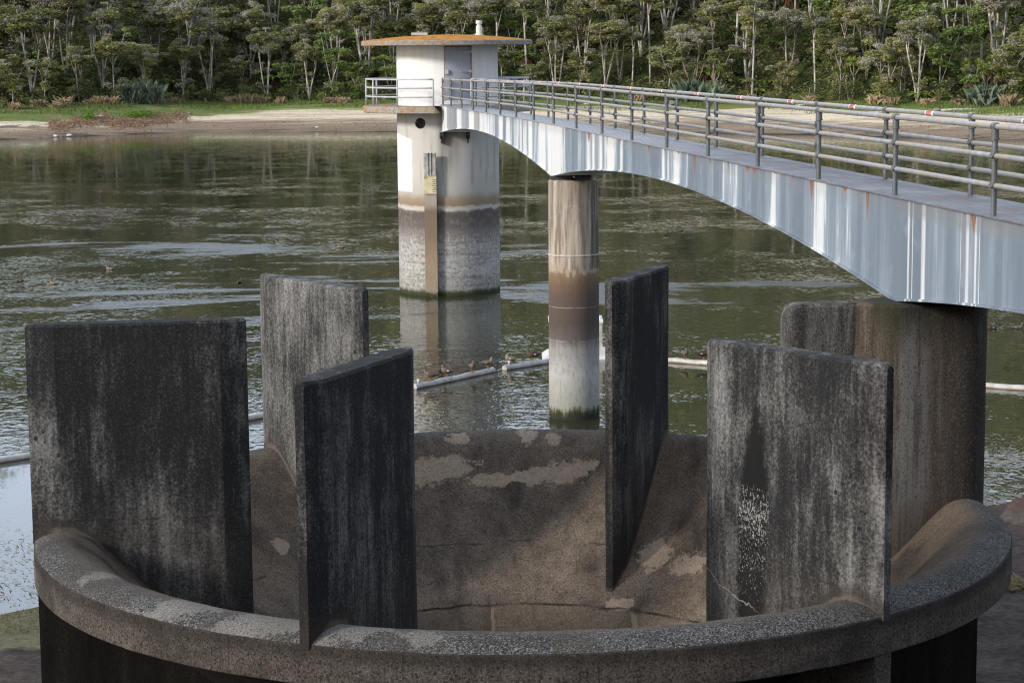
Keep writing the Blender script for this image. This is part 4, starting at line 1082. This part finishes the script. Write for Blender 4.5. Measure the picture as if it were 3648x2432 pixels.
def place(proto, x, y, rz, s, dz=-.05):
    key = proto.name
    o = proto if key not in used else copy_tree(proto); used.add(key)
    o.location = (x, y, ground_far(x, y) + dz); o.rotation_euler = (0, 0, rz); o.scale = (s, s, s * random.uniform(.92, 1.08))
    return o
ORD = ['first', 'second', 'third', 'fourth', 'fifth', 'sixth', 'seventh', 'eighth', 'ninth', 'tenth', 'eleventh', 'twelfth', 'thirteenth', 'fourteenth', 'fifteenth', 'sixteenth', 'seventeenth', 'eighteenth', 'nineteenth', 'twentieth']
def ordn(i, n):
    if i < n / 2: return ORD[i] + ' from the left' if i else 'leftmost'
    j = n - 1 - i
    return ORD[j] + ' from the right' if j else 'rightmost'
random.seed(11)
def half(y): return (y + 25.5) * .2465
# front row at the grass edge
front = []
x = -71.0
while x < 63:
    y = shore(x) + 38.5 + random.uniform(-1.5, 3.0)
    if abs(x) < half(y) + 1: front.append((x, y))
    x += random.uniform(2.9, 4.4)
for i, (x, y) in enumerate(front):
    num, pr = random.choice([q for q in protos if q[0] != 14])
    s = random.uniform(.74, 1.18)
    o = place(pr, x, y, random.uniform(0, 2 * PI), s)
    tag(o, WORDS[num] + ', ' + ordn(i, len(front)) + ' in the front row', 'tree', 'trees along the front edge of the far wood')
cnt = 0
for row, (dd, sm) in enumerate(((45, .98), (51.5, 1.), (59, 1.), (67, 1.02), (75.5, 1.))):
    x = -82.0
    while x < 84:
        y = shore(x) + dd + random.uniform(-2.5, 2.5)
        if abs(x) < half(y) + 2.5:
            num, pr = random.choice(protos + [q for q in protos if q[0] in (4, 6, 10, 11, 12, 14)])
            o = place(pr, x, y, random.uniform(0, 2 * PI), sm * random.uniform(.85, 1.3)); cnt += 1
            tag(o, 'pale stemmed tree crowded behind the front row on the far hillside', 'tree', 'trees crowding the far hillside behind the front row')
        x += random.uniform(3.2, 5.0)

# shrubs, ferns, palms
def bush(seed, rad, h, mat, per=150, size=.16, name='shrub'):
    rng = random.Random(seed); root = empty(name); clumps = []
    for _ in range(7):
        a = rng.uniform(0, 2 * PI); q = rng.uniform(0, .75) * rad
        clumps.append((Vector((math.cos(a) * q, math.sin(a) * q, rng.uniform(.25, .8) * h)), rad * rng.uniform(.4, .65), h * rng.uniform(.3, .45)))
    V, F, V2, F2 = crown_clumps(rng, clumps, per / rad, size, .0)
    mesh_obj('foliage', V + V2, F + [tuple(i + len(V) for i in f) for f in F2], mat, root)
    tb = MB()
    for c, _, _ in clumps: tb.tube([(0, 0, -.2), (c.x * .5, c.y * .5, c.z * .5), c], [.05, .035, .015], 5)
    tb.build('stem', M_BARK, root)
    return root
def frond(V, F, base, a, L, droop, w, rise, seg=5):
    pts = []
    for k in range(seg + 1):
        t = k / seg; pts.append(base + Vector((math.cos(a) * L * t, math.sin(a) * L * t, rise * L * math.sin(t * PI * .5) - droop * L * t * t)))
    sd = Vector((-math.sin(a), math.cos(a), 0))
    for k in range(seg):
        w0 = w * math.sin(PI * min(1, (k + .35) / (seg + .2))); w1 = w * math.sin(PI * min(1, (k + 1.35) / (seg + .4))) if k < seg - 1 else .01
        n = len(V); dn = Vector((0, 0, -.35))
        V += [pts[k], pts[k + 1], pts[k + 1] + sd * w1 + dn * w1, pts[k] + sd * w0 + dn * w0, pts[k + 1] - sd * w1 + dn * w1, pts[k] - sd * w0 + dn * w0]
        F += [(n, n + 1, n + 2, n + 3), (n, n + 5, n + 4, n + 1)]
def tree_fern(seed, h):
    rng = random.Random(seed); root = empty('tree_fern')
    tb = MB(); tb.tube([(0, 0, -.3), (.05, 0, h * .5), (0, 0, h)], [.13, .11, .12], 7); tb.build('trunk', M_DEADF, root)
    V = []; F = []
    for k in range(15): frond(V, F, Vector((0, 0, h)), 2 * PI * k / 15 + rng.uniform(-.2, .2), rng.uniform(1.3, 1.9), rng.uniform(.35, .6), .22, rng.uniform(.35, .6))
    mesh_obj('crown', V, F, M_FERN, root)
    V = []; F = []
    for k in range(9): frond(V, F, Vector((0, 0, h - .05)), rng.uniform(0, 6.28), rng.uniform(.8, 1.3), 1.3, .15, .2)
    mesh_obj('dead_fronds', V, F, M_DEADF, root)
    return root
def cabbage_tree(seed, h, heads):
    rng = random.Random(seed); root = empty('cabbage_tree'); tb = MB(); V = []; F = []
    tb.tube([(0, 0, -.3), (.04, 0, h * .55)], [.14, .11], 8)
    for q in range(heads):
        a = 2 * PI * q / heads + rng.uniform(-.4, .4); o_ = .0 if heads == 1 else rng.uniform(.45, .95)
        top = Vector((math.cos(a) * o_, math.sin(a) * o_, h * rng.uniform(.82, 1.0)))
        tb.tube([(.04, 0, h * .52), (top.x * .7, top.y * .7, h * .68), top], [.10, .085, .07], 7)
        for _ in range(120):
            th = rng.uniform(0, 2 * PI); ph = rng.uniform(-.9, 1.4); L = rng.uniform(.55, .85)
            d_ = Vector((math.cos(th) * math.cos(ph), math.sin(th) * math.cos(ph), math.sin(ph))); sd = d_.cross(Vector((0, 0, 1))).normalized() * .065; n = len(V)
            tip = top + d_ * L - Vector((0, 0, .18 * L * math.cos(ph)))
            V += [top - sd, top + sd, (top + tip) / 2 + sd * 1.2 + Vector((0, 0, .05)), tip, (top + tip) / 2 - sd * 1.2 + Vector((0, 0, .05))]; F.append((n, n + 1, n + 2, n + 3, n + 4))
    tb.build('trunk', M_CABT, root, True); mesh_obj('crown', V, F, M_CAB, root)
    return root
def nikau(seed, h):
    rng = random.Random(seed); root = empty('nikau_palm'); tb = MB(); tb.tube([(0, 0, -.3), (0, 0, h)], [.14, .12], 8); tb.build('trunk', M_TIMBER, root)
    V = []; F = []
    for k in range(13): frond(V, F, Vector((0, 0, h)), 2 * PI * k / 13 + rng.uniform(-.2, .2), rng.uniform(1.5, 2.1), rng.uniform(.05, .35), .34, rng.uniform(1.0, 1.7))
    mesh_obj('crown', V, F, M_NIKAU, root)
    return root
def tussock(seed, h, rad, n_, mat, name, plume=0):
    rng = random.Random(seed); root = empty(name); V = []; F = []
    for _ in range(n_):
        a = rng.uniform(0, 2 * PI); b0_ = Vector((rng.gauss(0, .30) * rad, rng.gauss(0, .30) * rad, -.05)); L = h * rng.uniform(.35, 1.1); o_ = rad * rng.uniform(.0, .9)
        mid = b0_ + Vector((math.cos(a) * o_ * .22, math.sin(a) * o_ * .22, L * .62)); tip = b0_ + Vector((math.cos(a) * o_, math.sin(a) * o_, L * rng.uniform(.55, 1.)))
        sd = Vector((-math.sin(a), math.cos(a), 0)) * .028; k = len(V)
        V += [b0_ - sd, b0_ + sd, mid + sd, tip, mid - sd]; F.append((k, k + 1, k + 2, k + 3, k + 4))
    mesh_obj('blades', V, F, mat, root)
    if plume:
        tb = MB()
        for _ in range(plume):
            a = rng.uniform(0, 6.28); q = rng.uniform(.2, .6) * rad; tb.tube([(0, 0, .2), (math.cos(a) * q * .6, math.sin(a) * q * .6, h * .9), (math.cos(a) * q, math.sin(a) * q, h * 1.25), (math.cos(a) * q * 1.25, math.sin(a) * q * 1.25, h * 1.5)], [.02, .02, .07, .015], 5)
        tb.build('plume', M_STRAW, root)
    return root
bushes = [bush(31, 1.5, 1.7, M_SHRUB), bush(32, 1.1, 1.3, M_LEAFG), bush(33, 1.9, 2.3, M_SHRUB), bush(34, 1.3, 2.0, M_LEAF)]
BW = ['dark rounded shrub', 'low green shrub', 'large dark shrub', 'olive shrub']
k = 0
x = -72
while x < 64:
    y = shore(x) + random.uniform(35.5, 40)
    if abs(x) < half(y) + 1:
        q = random.randrange(4); o = place(bushes[q], x, y, random.uniform(0, 6.28), random.uniform(.6, 1.15))
        tag(o, BW[q] + ' growing at the foot of the front trees on the far bank', 'shrub', BW[q] + 's at the foot of the far wood')
    x += random.uniform(1.5, 3.0)
x = -78
while x < 80:
    y = shore(x) + random.uniform(42, 70)
    if abs(x) < half(y) + 1:
        q = random.choice((0, 2, 2, 3)); o = place(bushes[q], x, y, random.uniform(0, 6.28), random.uniform(.9, 1.5))
        tag(o, 'dark shrub filling the shade between the hillside trunks', 'shrub', 'shrubs in the shade between the hillside trunks')
    x += random.uniform(1.0, 2.0)
ferns = [tree_fern(41, 1.6), tree_fern(42, 2.6), tree_fern(43, .7)]
x = -74
while x < 76:
    y = shore(x) + random.choice((random.uniform(38, 44), random.uniform(46, 70)))
    if abs(x) < half(y) + 1:
        o = place(random.choice(ferns), x, y, random.uniform(0, 6.28), random.uniform(.8, 1.25))
        tag(o, 'bright green tree fern among the pale trunks of the far wood', 'tree fern', 'tree ferns under the far wood')
    x += random.uniform(1.1, 2.4)
def at_img(u, d):           # world x for a view azimuth u (tan) on the contour d metres behind the far waterline
    x = 0.
    for _ in range(30):
        y = shore(x) + d; x = -.11 + u * (y + 25.5)
    return x, shore(x) + d
U = lambda px: (px - 1824) / 7504.
for px, d_, h, hd, lab in ((65, 37.5, 3.0, 1, 'lone cabbage tree with one leafy head at the left end of the far bank'), (2992, 38, 4.6, 2, 'two headed cabbage tree at the front of the wood, behind the bridge railing'), (3040, 38.5, 5.2, 3, 'tall three headed cabbage tree right of the two headed one'),
                           (3222, 44, 5.5, 3, 'cabbage tree with wide heads below the bare grey tree'), (3462, 40, 5.0, 2, 'cabbage tree leftmost in the bright clump near the right edge'), (3505, 38.5, 4.4, 3, 'cabbage tree in the middle of the bright clump near the right edge'), (3545, 40, 5.4, 4, 'many headed cabbage tree in the bright clump near the right edge'), (3590, 38, 4.0, 2, 'short cabbage tree nearest the right edge'), (1560 + 990, 40, 4.2, 2, 'cabbage tree half hidden among olive trees right of the tower')):
    o = cabbage_tree(px, h, hd); o.location = (0, 0, 0); x, y = at_img(U(px), d_); place(o, x, y, 0, 1.); tag(o, lab, 'cabbage tree')
for px, d_, h, lab in ((3352, 57, 4.2, 'upright nikau palm high on the slope, left of the other palms'), (3545, 52, 4.0, 'nikau palm high on the slope near the right edge'), (3490, 49, 2.8, 'yellowish nikau palm below the two taller palms')):
    o = nikau(px, h); x, y = at_img(U(px), d_); place(o, x, y, 0, 1.15); tag(o, lab, 'palm')
for px, d_, h, rad, mat, pl, lab in ((480, 35.0, 3.0, 1.5, M_TOE, 0, 'pale toetoe tussock with straw base on the left far bank'), (545, 34.6, 3.1, 1.9, M_TOE, 0, 'big blue green toetoe tussock beside the straw based one'), (2475, 35.5, 3.1, 2.2, M_TOE, 3, 'toetoe tussock with pale plumes behind the bridge railing'), (2540, 36, 2.6, 1.6, M_TOE, 3, 'smaller plumed toetoe right of the large plumed one'), (3500, 35, 2.6, 1.7, M_TOE, 0, 'blue green toetoe under the right cabbage trees')):
    o = tussock(px, h, rad, 760, mat, 'toetoe', pl); x, y = at_img(U(px), d_); place(o, x, y, 0, 1.); tag(o, lab, 'tussock')
tu = [tussock(51, 1.45, 1.0, 230, M_STRAW, 'dry_tussock'), tussock(52, 1.1, 1.1, 190, M_STRAW, 'dry_tussock')]
for px in (75, 160, 215, 250, 330, 640, 840, 880, 920, 950, 1010, 2290, 2680, 2890, 3120, 3180, 3300, 3420, 3600, 1180, 1230, 560, 600, 410, 370):
    x, y = at_img(U(px + random.uniform(-8, 8)), random.uniform(33, 36)); o = place(random.choice(tu), x, y, random.uniform(0, 6), random.uniform(.8, 1.3))
    tag(o, 'straw coloured grass tussock along the upper edge of the far bank', 'tussock', 'dry tussocks along the far bank')
# grass, ground cover, bracken as stuff
def scatter(name, count, fn, mat, hh, ww, seed, flat=False):
    rng = random.Random(seed); V = []; F = []
    for _ in range(count):
        r = fn(rng)
        if r is None: continue
        x, y, z = r; a = rng.uniform(0, 6.28); h = hh * rng.uniform(.5, 1.3); w = ww * rng.uniform(.6, 1.3); n = len(V)
        p = Vector((x, y, z - .02))
        if flat:
            leaf(V, F, p + Vector((0, 0, rng.uniform(0, hh))), w, rng, .9, .35)
        else:
            s_ = Vector((math.cos(a) * w, math.sin(a) * w, 0)); l = Vector((rng.gauss(0, .25), rng.gauss(0, .25), 1)) * h
            V += [p - s_, p + s_, p + l]; F.append((n, n + 1, n + 2))
    o = mesh_obj(name, V, F, mat); tag(o, kind='stuff'); return o
def g_bank(rng):
    x = rng.uniform(-70, 62); d = rng.triangular(21, 39, 33); y = shore(x) + d
    if mnoise.noise(Vector((x * .12, y * .25, 2))) < -.12 + (30 - d) * .04: return None
    return x, y, ground_far(x, y)
tag(scatter('grass', 26000, g_bank, M_GRASS, .32, .07, 61), 'green grass strip below the far wood', 'grass')
def g_under(rng):
    x = rng.uniform(-80, 80); d = rng.uniform(36.5, 84); y = shore(x) + d
    return x, y, ground_far(x, y)
tag(scatter('undergrowth', 60000, g_under, M_UNDER, 1.5, .26, 62, True), 'dark undergrowth on the far hillside', 'undergrowth')
def g_brake(rng):
    px = rng.gauss(0, 1); u = rng.triangular(175, 700, 430) if rng.random() < .5 else rng.uniform(190, 680); d = rng.gauss(14.5, 2.9) + 2.4 * math.sin(u * .022) + 1.2 * math.sin(u * .07)
    x, y = at_img_fast(u, d); return x, y, ground_far(x, y)
_cache = {}
def at_img_fast(u, d):
    k = (round(u / 4), round(d * 2))
    if k not in _cache: _cache[k] = at_img(U(u), d)
    x, y = _cache[k]; return x + (u / 4 - k[0]) * .15, y + (d - k[1] / 2)
tag(scatter('dead_bracken', 12000, g_brake, M_BRAKE, .20, .19, 63, True), 'heap of brown dead bracken on the left far beach', 'bracken')
def g_deb(rng):
    x = rng.uniform(-68, 62); d = rng.choice((rng.gauss(3.0, .5), rng.gauss(6.5, .6), rng.gauss(10.5, .5), rng.uniform(1, 24))); y = shore(x) + d
    return (x, y, ground_far(x, y)) if d > .3 else None
tag(scatter('beach_debris', 2600, g_deb, M_DEBRIS, .08, .11, 66, True), 'dark twigs and litter strewn in lines along the far beach', 'debris')
def g_lime(rng):
    u = rng.choice((rng.gauss(520, 26), rng.gauss(505, 30), rng.gauss(330, 10))); d = rng.gauss(18.5, 1.2)
    x, y = at_img_fast(u, d); return x, y, ground_far(x, y)
tag(scatter('weeds', 1500, g_lime, M_LIME, .75, .16, 64, True), 'bright lime green weeds behind the dead bracken', 'weeds')
# unseen upper forest on the hill: one far mass, seen mirrored in the lake
rng = random.Random(71); V = []; F = []
for q_ in range(4600):
    if q_ < 2900: x = rng.uniform(-240, 240); d = rng.uniform(82, 225)
    else: x = rng.choice((-1, 1)) * rng.uniform(79, 240); d = rng.uniform(38, 84)
    y = shore(x) + d; hh = rng.uniform(2., 9.); r_ = rng.uniform(1.3, 2.8)
    c = Vector((x, y, ground_far(x, y) + hh))
    for _ in range(46):
        q = Vector((rng.gauss(0, .5), rng.gauss(0, .5), rng.gauss(0, .36))); leaf(V, F, c + q * r_, .46, rng, .5, .5)
fo = mesh_obj('forest', V, F, M_LEAF); tag(fo, 'dense forest covering the upper hillside', 'forest', None, 'stuff')

# logs and stones on the far beach
def log(px, d_, L, rz, r, lab):
    x, y = at_img(U(px), d_); o = empty('driftwood_log', (x, y, ground_far(x, y) + r * .6), rz); tag(o, lab, 'log')
    b = MB(); b.tube([(-L / 2, 0, 0), (-L * .1, .06, .08), (L * .3, -.05, .05), (L / 2, .05, .2)], [r, r * .9, r * .7, r * .3], 7)
    b.tube([(L * .1, 0, .05), (L * .25, .25, .45)], [r * .5, r * .2], 5); b.build('stem', M_TIMBER, o, True)
log(45, 13, 3.4, .75, .11, 'dark driftwood log slanting on sand at the left edge')
log(135, 12.5, 2.0, .6, .07, 'short thin driftwood stick right of the slanting log')
log(365, 20, 1.8, -.5, .10, 'grey driftwood log on top of the bracken heap')
log(3420, 29, 4.5, .05, .14, 'long pale driftwood log on grass at right')
log(2880, 31, 3.2, -.1, .10, 'pale fallen branch on grass right of the plumed toetoe')
log(2120, 30, 2.6, .3, .12, 'grey fallen branch on grass right of the tower')
def stone(px, d_, s, lab, mat):
    x, y = at_img(U(px), d_); bm = bmesh.new(); bmesh.ops.create_icosphere(bm, subdivisions=2, radius=s)
    for v in bm.verts: v.co = v.co * (1 + .25 * mnoise.noise(v.co * 3 / s + Vector((px, 0, 0)))); v.co.z *= .55
    me = bpy.data.meshes.new('stone'); bm.to_mesh(me); bm.free(); me.materials.append(mat)
    o = bpy.data.objects.new('stone', me); COL.objects.link(o); o.location = (x, y, ground_far(x, y) + s * .2); tag(o, lab, 'stone')
M_STONE = plain('pale_stone', (.55, .54, .52), .9); M_STONED = plain('grey_stone', (.2, .19, .18), .9)
stone(212, 1.2, .30, 'pale stone at the far waterline, left of the other pale stone', M_STONE); stone(260, .9, .36, 'larger pale stone at the far waterline', M_STONE)
stone(232, 1.0, .16, 'small dark stone between the two pale stones', M_STONED); stone(1140, 4.5, .22, 'small pale stone on mud left of the tower', M_STONE); stone(3338, 28, .5, 'grey stone beside the long driftwood log', M_STONED)
stone(690, 21, .3, 'grey stump like stone at the left end of the sand', M_STONED); stone(2395, 30, .9, 'big grey boulder on grass behind the bridge railing', M_STONED)

# near shore: boulder, tuft, floating weed, grass
bm = bmesh.new(); bmesh.ops.create_icosphere(bm, subdivisions=4, radius=1.)
for v in bm.verts:
    p = v.co.copy(); v.co = Vector((p.x * 1.1, p.y * .9, p.z * .42)) * (1 + .30 * mnoise.noise(p * 1.3 + Vector((4, 2, 1))) + .12 * mnoise.noise(p * 4))
me = bpy.data.meshes.new('boulder'); bm.to_mesh(me); bm.free()
def boulder_mat():
    m = Mat('red_topped_rock', .9, .2); z = m.xyz(m.obj())[2]
    n = m.noise(5, 6, .7)
    c = m.ramp(n, [(.3, (.035, .031, .030)), (.6, (.10, .086, .080)), (.75, (.15, .13, .122))])
    c = m.mix(m.ss(m.math('ADD', z, m.math('MULTIPLY', n, .5)), .40, .62, 0, .8), c, (.10, .045, .030))
    return m.done(c, m.bump(n, .8, .08))
me.materials.append(boulder_mat()); bo = bpy.data.objects.new('boulder', me); COL.objects.link(bo); bo.location = (10.45, 15.0, -3.42); bo.rotation_euler = (0, .05, .4); auto_smooth(bo, 60)
tag(bo, 'reddish topped grey boulder at the water edge right of the spillway', 'boulder')
t_ = tussock(77, .22, .42, 260, M_STRAW, 'dry_tuft'); t_.location = (8.2, 8.7, near_h(8.2, 8.7)); tag(t_, 'low dry grass tuft on bare earth right of the spillway', 'tuft')
def g_weed(rng):
    y = rng.uniform(9.6, 15.6); x = -5.8 - (y + 25.5) * .092 - rng.random() * 1.9 + 1.2
    return (x, y, WZ + .012) if y - interp(x, NSH) > .25 and (y < 14.6 or rng.random() < .4) else None
rng = random.Random(81); V = []; F = []
for _ in range(800):
    r = g_weed(rng)
    if not r: continue
    a = rng.gauss(0, .7); L = rng.uniform(.03, .11); p = Vector(r); dv = Vector((math.cos(a), math.sin(a), rng.uniform(-.1, .5))) * L; sd = Vector((-math.sin(a), math.cos(a), 0)) * .009; n = len(V)
    V += [p - sd, p + sd, p + dv + sd, p + dv - sd]; F.append((n, n + 1, n + 2, n + 3))
for _ in range(900):
    y = rng.uniform(17.5, 25); x = 9.2 + (y - 15) * .23 + rng.random() * 2.6
    if y - interp(x, NSH) < .2: continue
    a = rng.gauss(0, .6); L = rng.uniform(.03, .10); p = Vector((x, y, WZ + .012)); dv = Vector((math.cos(a), math.sin(a), rng.uniform(-.1, .4))) * L; sd = Vector((-math.sin(a), math.cos(a), 0)) * .009; n = len(V)
    V += [p - sd, p + sd, p + dv + sd, p + dv - sd]; F.append((n, n + 1, n + 2, n + 3))
wd = mesh_obj('floating_weed', V, F, plain('brown_water_weed', (.26, .23, .18), .8, 0, .4, 20)); tag(wd, 'specks of brown weed floating at the near water edge', 'weed', None, 'stuff')
def g_near(rng):
    y = rng.uniform(4.5, 9.6); x = rng.uniform(-11, -6.5)
    if y > interp(x, NSH) - .15 or mnoise.noise(Vector((x * .8, y * .9, 3))) + (y - 6.6) * .5 < 0: return None
    return x, y, near_h(x, y)
tag(scatter('short_grass', 9000, g_near, leaf_mat('yellow_green_grass', (.10, .10, .045), (.20, .20, .10), (.24, .19, .10)), .06, .012, 83), 'thin yellow green grass on the near left shore', 'grass', None, 'stuff')

# ------------------------------------------------------------------ camera, light, world
cam = bpy.data.cameras.new('camera'); co = bpy.data.objects.new('camera', cam); COL.objects.link(co)
co.matrix_world = Matrix.Translation((-.1081, -25.5096, 5.7929)) @ Matrix.Rotation(R(90 - 7.8437), 4, 'X') @ Matrix.Rotation(R(-.4937), 4, 'Z')
cam.lens = 74.06; cam.sensor_width = 36; cam.clip_start = .5; cam.clip_end = 3000
cam.dof.use_dof = True; cam.dof.focus_distance = 24; cam.dof.aperture_fstop = 16
S.camera = co
SUN_EL, SUN_AZ = 20., -120.        # azimuth: 0 = +y, clockwise positive; the sun stands low behind the left shoulder
sd = Vector((math.sin(R(SUN_AZ)) * math.cos(R(SUN_EL)), math.cos(R(SUN_AZ)) * math.cos(R(SUN_EL)), math.sin(R(SUN_EL))))
sl = bpy.data.lights.new('sun', 'SUN'); sl.energy = 3.1; sl.angle = R(9.0); sl.color = (1., .945, .87)
so = bpy.data.objects.new('sun', sl); COL.objects.link(so); so.rotation_euler = (-sd).to_track_quat('-Z', 'Y').to_euler()
so.location = sd * 200
w = bpy.data.worlds.new('World'); S.world = w; w.use_nodes = True
nt = w.node_tree; bg = nt.nodes['Background']
sk = nt.nodes.new('ShaderNodeTexSky'); sk.sky_type = 'NISHITA'; sk.sun_disc = False
sk.sun_elevation = R(SUN_EL); sk.sun_rotation = R(SUN_AZ); sk.air_density = 1.0; sk.dust_density = 2.5; sk.ozone_density = 1.0; sk.altitude = 50
tc = nt.nodes.new('ShaderNodeTexCoord'); mp = nt.nodes.new('ShaderNodeMapping'); nt.links.new(tc.outputs['Generated'], mp.inputs[0]); mp.inputs['Scale'].default_value = (1.6, 1.6, 4.2)
nz = nt.nodes.new('ShaderNodeTexNoise'); nt.links.new(mp.outputs[0], nz.inputs['Vector']); nz.inputs['Scale'].default_value = 1.5; nz.inputs['Detail'].default_value = 6; nz.inputs['Roughness'].default_value = .58
mr = nt.nodes.new('ShaderNodeMapRange'); mr.interpolation_type = 'SMOOTHSTEP'; nt.links.new(nz.outputs[0], mr.inputs['Value']); mr.inputs['From Min'].default_value = .36; mr.inputs['From Max'].default_value = .60; mr.inputs['To Min'].default_value = .10; mr.inputs['To Max'].default_value = .85
mx = nt.nodes.new('ShaderNodeMix'); mx.data_type = 'RGBA'; nt.links.new(mr.outputs[0], mx.inputs[0]); nt.links.new(sk.outputs[0], mx.inputs[6]); mx.inputs[7].default_value = (6.6, 7.3, 8.5, 1)
vd = nt.nodes.new('ShaderNodeVectorMath'); vd.operation = 'DOT_PRODUCT'; nt.links.new(tc.outputs['Generated'], vd.inputs[0]); vd.inputs[1].default_value = (0, .955, .296)
vr = nt.nodes.new('ShaderNodeMapRange'); vr.interpolation_type = 'SMOOTHSTEP'; nt.links.new(vd.outputs['Value'], vr.inputs['Value']); vr.inputs['From Min'].default_value = .70; vr.inputs['From Max'].default_value = .97; vr.inputs['To Min'].default_value = 0; vr.inputs['To Max'].default_value = 1
mb_ = nt.nodes.new('ShaderNodeMix'); mb_.data_type = 'RGBA'; nt.links.new(vr.outputs[0], mb_.inputs[0]); mb_.inputs[7].default_value = (9.0, 10.4, 12.8, 1)
nt.links.new(mx.outputs[2], mb_.inputs[6]); nt.links.new(mb_.outputs[2], bg.inputs[0]); bg.inputs[1].default_value = .15
S.view_settings.view_transform = 'Standard'; S.view_settings.look = 'None'; S.view_settings.exposure = .12; S.view_settings.gamma = 1.
S.render.engine = 'CYCLES'; S.cycles.max_bounces = 6; S.cycles.use_denoising = True; S.cycles.filter_width = 1.15
